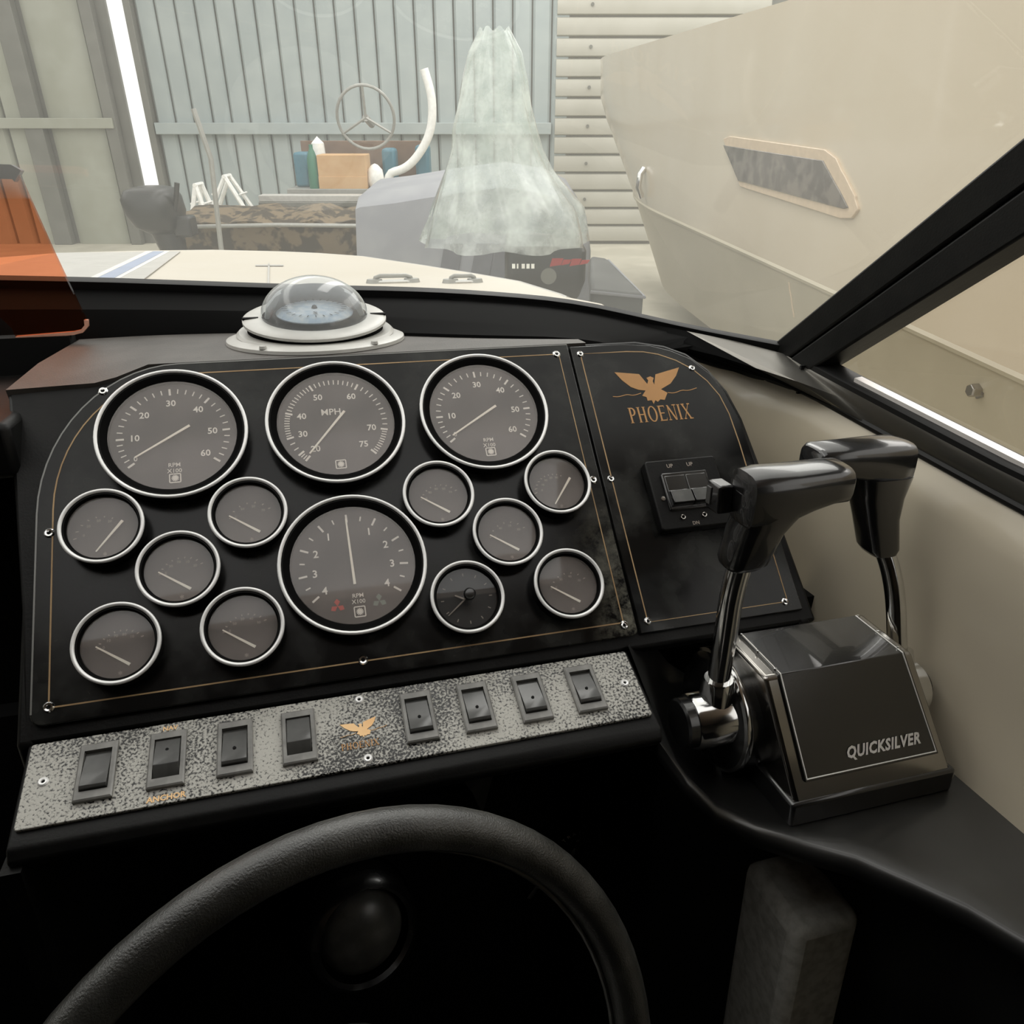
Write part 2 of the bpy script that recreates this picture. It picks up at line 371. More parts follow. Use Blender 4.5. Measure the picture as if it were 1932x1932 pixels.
while z < 5.0:
    MB().prism([(FARY - .03, z), (FARY - .09, z + .02), (FARY - .12, z + .15), (FARY - .09, z + .28), (FARY - .03, z + .3)], wx(1042), wx(1398), YZ).build('slat', 'slat', door)
    if k % 2 == 0:
        MB().lathe([(0, .02), (.03, .02), (.03, 0)], 10, Matrix.Translation((wx(1100), FARY - .12, z + .16)) @ Matrix.Rotation(R(90), 4, 'X')).build('bolt', 'clad_dark', door)
    z += .325; k += 1
wl = tag(MB().box((-16.1, -3, 0), (-15.9, 18, 5.6)).build('wall_left', 'clad_green'), 'left wall of the shed', kind='structure')

# ================================================================== CLUTTER SEEN THROUGH THE WINDSCREEN
# --- small boat under a camouflage cover
def P(px, py, Y): return onW(px, py, Y)
Yc = 10.5
a = P(335, 400, Yc); b = P(720, 398, Yc)
cb = thing('covered_dinghy', 'small boat under a brown camouflage cover, behind the foredeck', 'boat', WORLD, ((a.x + b.x) / 2, Yc + .6, 0))
rings = []
L = (b.x - a.x) / 2
zt = a.z
for i in range(13):
    t = -1 + 2 * i / 12; w = .75 * (1 - max(0, t) ** 4 * .5); top = zt + .03 * math.sin(i * 1.9) + .02 * math.sin(i * 4.1)
    ring = []
    for j in range(9):
        s_ = -1 + 2 * j / 8
        ring.append(Vector((t * L, s_ * w, top - .12 * s_ * s_ - .02 * math.cos(j * 2.1 + i))))
    ring += [Vector((t * L, w * .9, .62)), Vector((t * L, w * .4, .36)), Vector((t * L, -w * .4, .36)), Vector((t * L, -w * .9, .62))]
    rings.append(ring)
MB().loft(rings).build('canvas_cover', 'camo', cb, smooth=60)
MB().tube([(-L, -.8, zt - .16), (0, -.82, zt - .13), (L, -.7, zt - .16)], .025, 8).build('gunwale_rail', 'greymetal', cb)
for sx in (-.6, .6): MB().box((sx * L - .05, -.5, 0), (sx * L + .05, .5, .37)).build('trailer_support', 'clad_dark', cb, bevel=.01)
# --- black outboard standing at the left end
a = P(285, 352, 9.6); hb = P(285, 470, 9.6)
om = thing('outboard_motor', 'dark outboard motor with rounded cowl, left of the camouflage cover', 'outboard motor', WORLD, (a.x, 9.6, 0))
zt = a.z
rings = []
for z_, hw, hd, ox in ((zt - .50, .16, .2, .06), (zt - .42, .24, .3, .02), (zt - .28, .29, .36, 0), (zt - .12, .29, .36, -.02), (zt - .03, .25, .3, -.02), (zt, .16, .2, -.02)):
    rings.append([Vector((ox + hw * math.copysign(abs(math.cos(t)) ** .6, math.cos(t)), hd * math.copysign(abs(math.sin(t)) ** .6, math.sin(t)), z_)) for t in [2 * math.pi * i / 20 for i in range(20)]])
MB().loft(rings).build('cowl', 'motor', om, smooth=60)
MB().loft([[Vector((ox + hw * math.cos(t), hd * math.sin(t), z_)) for t in [2 * math.pi * i / 14 for i in range(14)]] for z_, hw, hd, ox in ((zt - 1.5, .05, .12, .16), (zt - 1.0, .09, .15, .16), (zt - .6, .17, .18, .1), (zt - .45, .17, .2, .06))]).build('leg', 'motor', om)
MB().box((.1, -.16, 0), (.22, .16, zt - 1.4)).build('stand', 'clad_dark', om, bevel=.02)
MB().box((.2, -.12, zt - .55), (.42, .12, zt - .32)).build('clamp_bracket', 'motor', om, bevel=.03)
MB().tube([(.24, -.1, zt - .3), (.32, -.12, zt - .1), (.36, -.12, zt + .05)], .03, 8).build('tiller', 'motor', om)
# --- white folding A-frames
def aframe(px, py, w, h, Y, label):
    p = P(px, py - 8, Y); t = thing('folding_trestle', label, 'trestle', WORLD, (p.x, Y, 0), 'white trestles behind the camouflage cover')
    zt = p.z
    for sx in (-1, 1):
        for sy in (-1, 1):
            MB().tube([(0, sy * .12, zt), (sx * w * 2.2, sy * .3, 0)], .034, 6).build('leg', 'whiteplastic', t)
        MB().tube([(sx * w * .55, -.17, zt - .25 * 1), (sx * w * .55, .17, zt - .25)], .015, 6).build('rung', 'whiteplastic', t)
    MB().tube([(0, -.16, zt), (0, .16, zt)], .03, 6).build('top_bar', 'whiteplastic', t)
aframe(374, 356, .17, .5, 12.2, 'narrow white folding trestle nearest the dark outboard motor')
aframe(428, 340, .39, .5, 12.9, 'wide white folding trestle to the right of the narrow one')
# --- pole
p = P(398, 300, 9.4); p2 = P(418, 475, 9.4)
MB().tube([(p2.x, 9.4, 0), p2, p, (p.x - .1, 9.4, p.z + .5)], .03, 8).build('mooring_pole', 'greymetal')
tag(bpy.data.objects['mooring_pole'], 'thin pale pole leaning in front of the camouflage cover', 'pole')
# --- work bench with clutter
Yb = 13.2
a = P(565, 352, Yb); b = P(800, 352, Yb); t0 = P(600, 268, Yb)
wb = thing('workbench', 'grey-topped workbench with wooden legs, holding a cardboard box', 'workbench', WORLD, ((a.x + b.x) / 2, Yb, 0))
L = (b.x - a.x) / 2 + .1
MB().box((-L, -.4, a.z - .09), (L, .5, a.z)).build('bench_top', 'greymetal', wb, bevel=.01)
tag(MB().box(((a.x + b.x) / 2 - L * .95, Yb + .56, 0), ((a.x + b.x) / 2 + L * .9, Yb + .62, t0.z)).build('plywood_board', 'wood', bevel=.01), 'brown plywood board standing upright behind the workbench', 'board')
for sx in (-.9, -.3, .3, .9):
    MB().box((sx * L - .05, -.35, 0), (sx * L + .05, .45, a.z - .09)).build('leg', 'wood', wb, bevel=.005)
zb = a.z
def onbench(px): return P(px, 352, Yb).x
bx = thing('cardboard_box', 'brown cardboard box standing on the workbench', 'box', WORLD, (onbench(657), Yb - .15, zb))
hw = (onbench(700) - onbench(612)) / 2; hh = P(650, 290, Yb).z - zb
MB().box((-hw, -.22, 0), (hw, .22, hh)).build('carton', 'cardboard', bx, bevel=.01)
MB().box((-hw, -.235, hh * .0), (hw, -.222, hh * .36)).build('flap', 'cardboard', bx, bevel=.003)
tag(MB().lathe([(0, 0), (.08, 0), (.085, .05), (.08, .42), (.05, .52), (.03, .56), (.03, .62), (0, .62)], 16, Matrix.Translation((onbench(603), Yb - .3, zb))).build('spray_bottle', 'greenbottle'), 'green bottle beside the cardboard box', 'bottle')
tag(MB().box((onbench(562), Yb - .1, zb), (onbench(589), Yb + .3, zb + .5)).build('storage_tub', 'tealtub', bevel=.04), 'teal storage tub left of the cardboard box', 'tub')
tag(MB().box((onbench(722), Yb + .1, zb), (onbench(748), Yb + .42, zb + .55)).build('storage_tub', 'tealtub', bevel=.05), 'dark teal tub just right of the cardboard box', 'tub')
tag(MB().box((onbench(786), Yb, zb), (onbench(812), Yb + .35, zb + .6)).build('storage_tub', 'tealtub', bevel=.05), 'teal tub at the right end of the workbench', 'tub')
tag(MB().lathe([(0, 0), (.10, 0), (.14, .1), (.115, .26), (.05, .33), (0, .35)], 14, Matrix.Translation((onbench(714), Yb - .2, zb))).build('plastic_bag', 'whiteplastic'), 'white bundle on the workbench right of the box', 'bundle')
tag(MB().lathe([(0, 0), (.10, 0), (.12, .34), (.10, .62), (0, .72)], 14, Matrix.Translation((onbench(602), Yb + .22, zb))).build('plastic_bag', 'whiteplastic'), 'white bundle behind the green bottle', 'bundle')
hoop = [P(px, py, 13.0) for px, py in ((735, 325), (755, 322), (775, 310), (795, 285), (810, 255), (816, 225), (815, 180), (800, 130))]
hoop = [None, Vector((hoop[0].x - .05, 13.0, zb + .03)), hoop[0]] + hoop[1:]
tag(MB().tube(smoothline(hoop[1:], 30), .065, 10).build('curved_hose', 'whiteplastic'), 'thick white curved tube arching above the workbench', 'tube')
wc = P(690, 222, 12.6)
st = thing('steering_wheel', 'thin grey spoked steering wheel high behind the workbench', 'steering wheel', WORLD, (wc.x, 12.6, wc.z))
MB().tube([(.42 * math.cos(2 * math.pi * i / 32), -.1 * math.sin(2 * math.pi * i / 32), .42 * math.sin(2 * math.pi * i / 32)) for i in range(32)], .022, 8, closed=True).build('rim', 'greymetal', st)
for an in (90, 210, 330): MB().tube([(0, 0, 0), (.42 * math.cos(R(an)), -.1 * math.sin(R(an)), .42 * math.sin(R(an)))], .02, 6).build('spoke', 'greymetal', st)
MB().tube([(0, 0, 0), (0, .5, -.1)], .05, 8).build('shaft', 'greymetal', st)
pk = P(490, 372, 12.2); pk2 = P(690, 372, 12.2); pkz = P(590, 384, 12.2).z
pt = thing('plank_trestle', 'long pale grey plank lying level behind the camouflage cover', 'plank', WORLD, ((pk.x + pk2.x) / 2, 12.25, 0))
hl = (pk2.x - pk.x) / 2
MB().box((-hl, -.12, pkz + .03), (hl, .12, pkz + .12)).build('plank', 'lightgrey', pt, bevel=.01)
MB().box((-hl, -.16, pkz - .04), (hl, .16, pkz + .03)).build('under_rail', 'clad_dark', pt, bevel=.01)
for sx in (-.85, .85): MB().box((sx * hl - .04, -.1, 0), (sx * hl + .04, .1, pkz - .04)).build('leg', 'clad_dark', pt)
# --- boat under a grey cover
Yg = 7.6
def G(px, py, dy=0): return onW(px, py, Yg + dy)
gb = thing('covered_boat', 'boat under a pale grey fitted cover, behind the black outboard motor', 'boat', WORLD, (G(900, 400).x, Yg, 0))
o_ = Vector((G(900, 400).x, Yg, 0))
prof = [(692, 470, 366), (700, 480, 362), (760, 490, 355), (850, 500, 340), (950, 520, 326), (1030, 540, 340), (1075, 550, 362), (1100, 560, 400), (1107, 570, 440)]
rings = []
for px, pb, pt in prof:
    top = G(px, pt).z; x_ = G(px, 420).x - o_.x
    ring = [Vector((x_, -.55 - .05, .55)), Vector((x_, -.62, top - .45)), Vector((x_, -.5, top - .08)), Vector((x_, -.3, top)), Vector((x_, .8, top + .05)), Vector((x_, 2.2, top - .1)), Vector((x_, 2.4, .55))]
    rings.append(ring)
MB().loft(rings).build('canvas_cover', 'greycover', gb, smooth=50)
for px in (850, 905, 940):
    x_ = G(px, 480).x - o_.x
    MB().prism([(x_, G(px, 440).z), (x_ + .16, G(px, 440).z), (x_ + .02, .7), (x_ - .16, .7)], -.63, -.61, XZ).build('cover_stripe', 'greycover2', gb)
for y_ in (0, 1.6): MB().box((-1.3, y_, 0), (1.2, y_ + .1, .56)).build('trailer_beam', 'clad_dark', gb)
# --- black outboard with red and white decals under clear plastic
Yo = 4.9
def O(px, py): return onW(px, py, Yo)
ob = thing('outboard_motor', 'black outboard motor with red and white decals, beneath clear plastic', 'outboard motor', WORLD, (O(1030, 500).x, Yo + .3, 0))
oo = Vector((O(1030, 500).x, Yo + .3, 0))
def Oq(px, py): v = O(px, py) - oo; return v
z1 = O(1030, 466).z; z0 = O(1030, 545).z - .06; x0 = Oq(952, 500).x; x1 = Oq(1107, 500).x
rings = []
for z_, gx, gy in ((z0 - .12, -.10, -.1), (z0, -.03, -.04), (z0 + .1, 0, 0), (z1 - .03, 0, 0), (z1, -.02, -.02)):
    rings.append([Vector((p_[0], p_[1], z_)) for p_ in rrect(x0 - gx, -.3 - gy, x1 + gx, .5 + gy, .06, 4)])
MB().loft(rings).build('cowl', 'motor', ob)
rm = MB()
rz = O(1060, 495).z
for i, (dx, w_, h_) in enumerate(((0, .07, .05), (.075, .05, .035), (.13, .06, .045), (.195, .05, .03))):
    xx = Oq(1037, 500).x + dx * .95
    rm.prism([(xx, rz - h_ / 2), (xx + w_, rz - h_ / 2 + .01), (xx + w_ + .015, rz + h_ / 2), (xx + .015, rz + h_ / 2)], -.306, -.301, XZ)
rm.build('red_decal', 'redmark', ob)
wm = MB(); wz = O(985, 502).z
for i in range(5): wm.box((Oq(966, 500).x + i * .03, -.306, wz - .014), (Oq(966, 500).x + i * .03 + (.02 if i != 1 else .01), -.301, wz + .014))
wm.build('white_decal', 'silver_print', ob)
MB().lathe([(0, .004), (.05, .004), (.05, 0)], 20, Matrix.Translation((Oq(1035, 521).x, -.301, O(1035, 521).z)) @ Matrix.Rotation(R(90), 4, 'X')).build('round_badge', 'clad_dark', ob)
MB().loft([[Vector((p_[0], p_[1], z_)) for p_ in rrect(-.14, -.15, .14, .3, .08, 3)] for z_ in (.25, .8, z0 - .1)]).build('leg', 'motor', ob)
MB().box((-.1, -.12, 0), (.1, .25, .26)).build('stand', 'clad_dark', ob, bevel=.02)
# clear plastic hung over it in pleats
pl = MB(); rings = []
cx = O(950, 460).x
for k, (py, l, r_) in enumerate(((466, 793, 1108), (440, 800, 1106), (400, 812, 1098), (360, 825, 1068), (320, 838, 1040), (280, 850, 1022), (242, 852, 1012), (200, 862, 1002), (150, 872, 995), (100, 884, 985), (50, 905, 960))):
    zc = O(950, py).z; xl, xr = O(l, py).x, O(r_, py).x; mx, hw = (xl + xr) / 2, (xr - xl) / 2
    ring = []
    for j in range(56):
        t = 2 * math.pi * j / 56; w_ = 1 + .05 * math.sin(9 * t + k * .35) + .03 * math.sin(17 * t + k * .8)
        ring.append(Vector((mx + hw * w_ * math.cos(t), Yo + .15 + .5 * (hw / .6) * w_ * math.sin(t), zc + .012 * math.sin(7 * t + k))))
    rings.append(ring)
pl.loft(rings, True, False)
tag(pl.build('plastic_sheet', 'plastic', smooth=80), 'clear crumpled plastic draped in a cone over the black outboard motor', 'plastic sheet')
# dark canvas to the right of it
dk = thing('canvas_cover', 'dark grey canvas cover lying low to the right of the black outboard motor', 'cover', WORLD, (O(1150, 540).x, 5.6, 0))
oo2 = Vector((O(1150, 540).x, 5.6, 0))
pts = [onW(px, py, Y) - oo2 for px, py, Y in ((1114, 482, 6.7), (1146, 487, 6.7), (1216, 555, 5.5), (1114, 545, 5.5))]
low = [Vector((p_.x, p_.y, .0)) for p_ in pts]
MB().loft([low, pts]).build('canvas', 'darkcover', dk, bevel=.03)
MB().tube([pts[3] + Vector((0, -.01, -.02)), pts[2] + Vector((0, -.01, -.02)), pts[1] + Vector((.01, 0, -.02))], .012, 6).build('hem', 'greycover', dk)

# ================================================================== NEIGHBOURING CREAM HULL
hd = R(5.5)
HULL = Matrix.Translation((2.24, 3.19, 0)) @ Matrix.Rotation(hd, 4, 'Z')       # local y runs forward along its side, x to its centreline
hb = thing('motor_cruiser', 'large cream motor cruiser hull filling the view to the right', 'boat', HULL)
BEAM = 1.35
ZK = 1.42
def bow_end(z): return 10.14 + 1.485 * min(z - ZK, 1.1)
def hull_x(y, z):
    # distance of the skin from the flat of the side: bow closes in, bottom tucks under the knuckle
    dz = min(z - ZK, 1.1)
    yb = 5.711 + (2.656 if dz > 0 else .093) * dz; ye = bow_end(z)
    t = max(0, min(1, (y - yb) / (ye - yb)))
    x_ = BEAM * (1 - (1 - t ** 2.3) ** .62)
    return x_ + ((ZK - z) * .262 if z < ZK else -(z - ZK) * .05)
ys = [-4.5 + i * .2 for i in range(83)]
def skin(zs):
    return [[Vector((hull_x(y, z), min(y, bow_end(z)), z)) for z in zs] for y in ys]
up_ = skin([1.42, 1.48, 1.7, 2.0, 2.3, 2.6, 2.9, 3.1])
MB().loft([r + [Vector((BEAM + .2, r[-1].y, 3.1))] for r in up_], False, False).build('topsides', 'hull', hb, smooth=60)
lo_ = skin([.45, .7, .95, 1.2, 1.38])
MB().loft([[Vector((BEAM + .2, r[0].y, .3))] + r for r in lo_], False, False).build('bottom', 'hull_low', hb, smooth=60)
kn = []
for y in ys:
    xk = hull_x(y, 1.40); yy = min(y, bow_end(1.40) - .02)
    kn.append([Vector((xk + .03, yy, 1.375)), Vector((xk - .012, yy, 1.385)), Vector((xk - .018, yy, 1.405)), Vector((xk + .0, yy, 1.43)), Vector((xk + .03, yy, 1.43))])
MB().loft(kn, True, True).build('spray_rail', 'hull_low', hb, smooth=50)
MB().loft([[v + Vector((-.004, 0, .62)) for v in (Vector((hull_x(y, 2.0) + .02, y, 2.0 - .62)), Vector((hull_x(y, 2.0) - .012, y, 2.02 - .62)), Vector((hull_x(y, 2.05) + .02, y, 2.06 - .62)))] for y in ys if y < -.4]).build('style_line', 'hull', hb)
hinv = HULL.inverted()
def onHull(px, py, off=0):
    o_ = Vector((0, 0, EYE)); d = (onW(px, py, 5) - o_).normalized(); t = 1.0
    for _ in range(900):
        p_ = hinv @ (o_ + d * t)
        if p_.x >= hull_x(p_.y, p_.z): break
        t += .01
    return Vector((hull_x(p_.y, p_.z) + off, p_.y, p_.z))
def hull_plate(name, pxs, off0, off1, m, n=6, bevel=.004):
    # closed outline given in photo positions, laid on the skin with real thickness
    out = []
    for i in range(len(pxs)):
        a_, b_ = pxs[i], pxs[(i + 1) % len(pxs)]
        for k in range(n): out.append((a_[0] + (b_[0] - a_[0]) * k / n, a_[1] + (b_[1] - a_[1]) * k / n))
    P0_ = [onHull(*p_) for p_ in out]
    mb = MB(); N = len(P0_)
    A = [Vector((p_.x + off0, p_.y, p_.z)) for p_ in P0_]; B = [Vector((p_.x + off1, p_.y, p_.z)) for p_ in P0_]
    mb.loft([A, B], True, True)
    return mb.build(name, m, hb, bevel=bevel)
hull_plate('window_frame', [(1368, 262), (1380, 257), (1560, 282), (1582, 298), (1618, 370), (1624, 396), (1612, 412), (1590, 412), (1400, 352)], .03, -.018, 'hullframe')
hull_plate('window_pane', [(1370, 274), (1560, 303), (1608, 392), (1598, 394), (1398, 341)], .03, -.026, 'hullwin')
pb = onHull(1848, 736)
MB().lathe([(0, .05), (.028, .05), (.034, .04), (.034, .0), (.045, 0), (.045, -.02)], 6, Matrix.Translation(pb) @ Matrix.Rotation(R(-90), 4, 'Y')).build('drain_fitting', 'darkchrome', hb)
pr = onHull(1200, 345)
MB().tube([pr + Vector((-.02, -.02, .16)), pr + Vector((-.07, -.03, .1)), pr + Vector((-.08, -.03, -.05)), pr + Vector((-.03, -.02, -.16))], .035, 10).build('bow_fitting', 'chrome', hb)
seam_ = [onHull(1489 + i * .9, 532 + i * 6, -.001) for i in range(12)]
MB().tube(seam_, .006, 6).build('seam', 'hullframe', hb)
for py_ in (0, 2.4): MB().box((BEAM, py_ - .15, 0), (BEAM + .4, py_ + .15, .5)).build('keel_block', 'wood', hb)

# ================================================================== OUR BOAT: foredeck, windscreen, cabin
Zd = -.12
edge = [onB(px, py, 2, Zd) for px, py in ((1070, 559), (1059, 554), (981, 530), (900, 516), (800, 500), (685, 483), (600, 477), (530, 474), (400, 471), (250, 473), (110, 477), (-60, 490), (-200, 512))]
dk_pts = [(p_.x, p_.y) for p_ in edge]
fd = thing('foredeck', 'cream foredeck of the boat beyond the windscreen, with blue and grey stripes', 'boat deck', BOAT, (0, 1.4, Zd))
loc = lambda x_, y_: (x_, y_ - 1.4)
poly = [loc(.385, .93)] + [loc(*p_) for p_ in dk_pts] + [loc(-1.3, .86), loc(-.6, .90), loc(-.2, .905), loc(.03, .905), loc(.28, .90), loc(.33, .905)]
MB().prism(poly, -.6, 0).build('deck', 'deck', fd, bevel=.006)
MB().tube([(x_, y_, -.012) for x_, y_ in [loc(*p_) for p_ in dk_pts]], .012, 8).build('gunwale_edge', 'lightgrey', fd)
def dstripe(name, m, tl, tr, br, bl, z0=.0005, z1=.002):
    q_ = [onB(px, py, 2, Zd) for px, py in (tl, tr, br, bl)]
    MB().prism([loc(p_.x, p_.y) for p_ in q_], z0, z1).build(name, m, fd)
dstripe('deck_stripe', 'lightgrey', (105, 478.5), (275, 476), (100, 560), (-260, 560))
dstripe('deck_stripe', 'whitestripe', (276, 476), (289, 476), (116, 560), (101, 560), .002, .003)
dstripe('deck_stripe', 'bluestripe', (290, 476), (310, 476), (157, 560), (117, 560), .002, .003)
dstripe('deck_stripe', 'whitestripe', (311, 476), (321, 476), (168, 560), (158, 560), .002, .003)
dstripe('deck_stripe', 'lightgrey', (322, 476), (341, 476), (232, 560), (169, 560), .002, .003)
dstripe('hatch_seam', 'lightgrey', (482, 501), (535, 501), (535, 503), (482, 503), .001, .002)
dstripe('hatch_seam', 'lightgrey', (506, 498), (509, 498), (508, 560), (504, 560), .001, .002)
def cleat(px, w, label):
    p_ = onB(px, 533, 2, Zd); t = thing('deck_cleat', label, 'deck fitting', BOAT, (p_.x, p_.y, Zd))
    MB().tube([(-w, 0, .003), (-w * .95, 0, .008), (-w * .7, 0, .0105), (w * .7, 0, .0105), (w * .95, 0, .008), (w, 0, .003)], .0035, 8).build('handle', 'greymetal', t)
    for s_ in (-1, 1): MB().lathe([(0, .006), (.012, .006), (.014, 0)], 12, Matrix.Translation((s_ * w, 0, 0))).build('foot', 'greymetal', t)
    MB().box((-w, -.012, 0), (w, .012, .004)).build('plate', 'whitestripe', t, bevel=.002)
cleat(742, .030, 'low metal grab fitting on the foredeck just behind the compass')
cleat(873, .020, 'smaller metal grab fitting on the foredeck nearer the covered boat')

GB = [(-1.30, .84, -.03), (-.60, .93, -.06), (-.218, .945, -.078), (-.1435, .95, -.083), (.0277, .945, -.093), (.151, .94, -.098), (.279, .92, -.108), (.343, .905, -.117), (.4056, .885, -.1306), (.466, .86, -.144), (.548, .797, -.157)]
GBs = smoothline(GB, 60)
rake = Vector((.03, -.47, .36))
gl = MB(); gl.loft([[p_ + rake * f_ for f_ in (0, .25, .5, .75, 1)] for p_ in GBs], False, False)
ws = gl.build('window_1', 'windscreen', M0=BOAT, smooth=80); tag(ws, 'dusty raked windscreen', kind='structure')
# rubber along the foot of the glass
tr = MB(); rings = []
for p_ in GBs: rings.append([p_ + Vector((0, d[0], d[1])) for d in ((-.016, -.008), (-.018, .001), (-.008, .005), (.012, .001), (.012, -.03), (-.01, -.03))])
tr.loft(rings); tag(tr.build('trim_1', 'rubber', M0=BOAT, smooth=50), 'black rubber along the foot of the windscreen', kind='structure')
# pillar, two strips with a groove between
A0, A1 = Vector((.55, .797, -.157)), Vector((.569, .533, .045)); B0, B1 = Vector((.552, .712, -.166)), Vector((.57, .513, -.027))
def ext(a_, b_, f_): return a_ + (b_ - a_) * f_
pil = thing('windscreen_pillar', 'broad black slanting windscreen pillar on the starboard side', 'pillar', BOAT, A0)
def strip_between(f0, f1, name, dx0=-.006, dx1=.03):
    def at(k, f_): return ext(A0, A1, k).lerp(ext(B0, B1, k * 1.17), f_)
    rings = []
    for k in (-.06, .0, .5, 1.0, 1.5, 2.05):
        a_, b_ = at(k, f0), at(k, f1)
        rings.append([a_ + Vector((dx0, 0, 0)) - A0, b_ + Vector((dx0, 0, 0)) - A0, b_ + Vector((dx1, 0, 0)) - A0, a_ + Vector((dx1, 0, 0)) - A0])
    MB().loft(rings).build(name, 'rubber' if dx0 > -.005 else 'black', pil, bevel=.0025 if dx0 < -.005 else 0)
strip_between(0.0, .485, 'frame_strip'); strip_between(.515, 1.0, 'frame_strip'); strip_between(.40, .60, 'groove', -.001, .028)
# side window
sg = MB(); a0 = Vector((.556, .73, -.175)); rows = []
for y_, zb_ in ((.74, -.172), (.44, -.206), (0.0, -.235), (-.6, -.25), (-1.4, -.25)):
    rows.append([Vector((.566, y_, zb_)), Vector((.575, y_ - (.30 if y_ > .7 else 0), .02 if y_ > .7 else .02)), Vector((.60, min(y_, .24), .32))])
# keep the forward edge along the pillar
rows[0] = [Vector((.566, .735, -.172)), ext(B0, B1, .9) + Vector((.014, 0, 0)), ext(B0, B1, 2.2) + Vector((.014, 0, 0))]
rows[1] = [Vector((.566, .44, -.206)), Vector((.572, .44, -.02)), ext(B0, B1, 2.25) + Vector((.014, -.01, 0))]
sg.loft(rows, False, False)
tag(sg.build('window_2', 'sideglass', M0=BOAT), 'side window aft of the pillar', kind='structure')
# side rail under the side window: silver track, black frame, dark satin coaming, black gasket
RAIL = [(.55, .735, -.167), (.55, .7275, -.169), (.55, .443, -.204), (.55, .0, -.235), (.55, -.6, -.25), (.55, -1.4, -.25)]
rails = thing('side_window_rail', 'black side window rail with a bare silver track, right of the pillar', 'window rail', BOAT, (.55, .2, -.2))
ro = Vector((.55, .2, -.2))
def rail(name, m, offs, path=RAIL, n=40, bevel=0):
    rings = [[p_ + Vector((o_[0], 0, o_[1])) - ro for o_ in offs] for p_ in resample(path, n)]
    MB().loft(rings).build(name, m, rails, smooth=40, bevel=bevel)
rail('silver_track', 'track', ((.004, .000), (.004, .008), (.013, .009), (.013, .000)), [(.55, .66, -.1773)] + RAIL[2:])
rail('frame_bar', 'rubber', ((-.004, -.004), (-.004, .002), (.0, .004), (.026, .004), (.026, -.004)))
SEAM = [onB(1214, 646, 1, .835), onB(1300, 672, 1, .83), onB(1370, 691, 1, .815), onB(1440, 712, 1, .785), Vector((.55, .736, -.198)), Vector((.55, .4356, -.2297)), Vector((.55, 0, -.262)), Vector((.55, -.6, -.28)), Vector((.55, -1.4, -.28))]
TOPR = [GBs[46] + Vector((0, -.016, -.004)), GBs[50] + Vector((0, -.016, -.004)), GBs[54] + Vector((0, -.014, -.004)), GBs[59] + Vector((-.004, -.01, -.004)), Vector((.546, .7275, -.172)), Vector((.546, .443, -.207)), Vector((.546, 0, -.238)), Vector((.546, -.6, -.255)), Vector((.546, -1.4, -.255))]
# ================================================================== DASHBOARD
dash = thing('dashboard', 'black moulded helm dashboard carrying the instrument panels', 'dashboard', BOAT, (.1, .6, -.46))
do = Vector((.1, .6, -.46))
def dpart(mb, name, m, **k):
    mb.v = [v - do for v in mb.v]; return mb.build(name, m, dash, **k)
n44 = 44
A_ = resample(TOPR, n44); B_ = resample(SEAM, n44)
co_ = [[a_, a_.lerp(b_, .5) + Vector((-.004, -.002, 0)), b_] for a_, b_ in zip(A_, B_)]
mb = MB(); mb.loft(co_[:6], False, False); dpart(mb, 'corner_coaming', 'black_flat', smooth=60)
mb = MB(); mb.loft(co_[5:], False, False); dpart(mb, 'side_coaming', 'coam', smooth=60)
mb = MB(); mb.tube(resample(SEAM, 60), .0045, 8); dpart(mb, 'gasket', 'rubber')
jx = onB(1511, 716, 0, .543)
mb = MB(); mb.box(jx + Vector((-.003, -.0015, -.016)), jx + Vector((.004, .0015, .016))); dpart(mb, 'joint_line', 'rubber')
jx = onB(1477, 687, 0, .536)
mb = MB(); mb.lathe([(0, .003), (.004, .003), (.005, 0)], 10, Matrix.Translation(jx) @ Matrix.Rotation(R(-90), 4, 'Y')); dpart(mb, 'snap_stud', 'rubber')
# cream side moulding
WP = [v + Vector((0, 0, 0)) for v in SEAM]
rings = []
for p_ in resample(WP, 50):
    f_ = max(0, min(1, (p_.y - .70) / .12)); ins = Vector((-1, -.35 * f_, 0))
    rings.append([p_, p_ + ins * .002 + Vector((0, 0, -.006)), p_ + ins * .012 + Vector((0, 0, -.016)), p_ + ins * .02 + Vector((0, 0, -.035)), p_ + ins * .024 + Vector((0, 0, -.08)), Vector((p_.x, p_.y, -.36)) + ins * .03, Vector((p_.x, p_.y, -.455)) + ins * .037, Vector((p_.x, p_.y, -.47)) + ins * .045, Vector((p_.x, p_.y, -1.0)) + ins * .045])
mb = MB(); mb.loft(rings, False, False); dpart(mb, 'side_moulding', 'cream', smooth=70)
# pod body behind the panels
x0, x1, xs = -.2125, .4225, .2385
def pv(v, w=0): p_ = PO + PU * v + PN * w; return (p_.y, p_.z)
top, bot = pv(.2035, -.004), pv(-.0985, -.004)
def pan3(u, v, w): return PO + Vector((u, 0, 0)) + PU * v + PN * w
fp = [(-.2365, -.0985), (-.2400, .0), (-.2554, .1838), (-.185, .1885), (-.15, .2035), (.30, .2035), (.33, .197), (.352, .186), (.371, .166), (.384, .140), (.3905, .108), (.3935, .05), (.3985, -.0985)]
mb = MB(); mb.loft([[pan3(u, v, -.0042) for u, v in fp], [pan3(u, v, -.03) for u, v in fp]]); dpart(mb, 'pod_front', 'black', bevel=.003)
mb = MB(); mb.prism([pv(.178, -.008), (.86, -.131), (.86, -.42), (.62, -.42), (.50, -.40), bot], x0 - .004, x0 + .008, YZ); dpart(mb, 'pod_side', 'black', bevel=.003)
mb = MB(); mb.prism([pv(-.03, -.008), (.66, -.26), (.76, -.42), (.62, -.42), (.50, -.40), bot], x1 - .018, x1 - .006, YZ); dpart(mb, 'pod_side', 'black', bevel=.003)
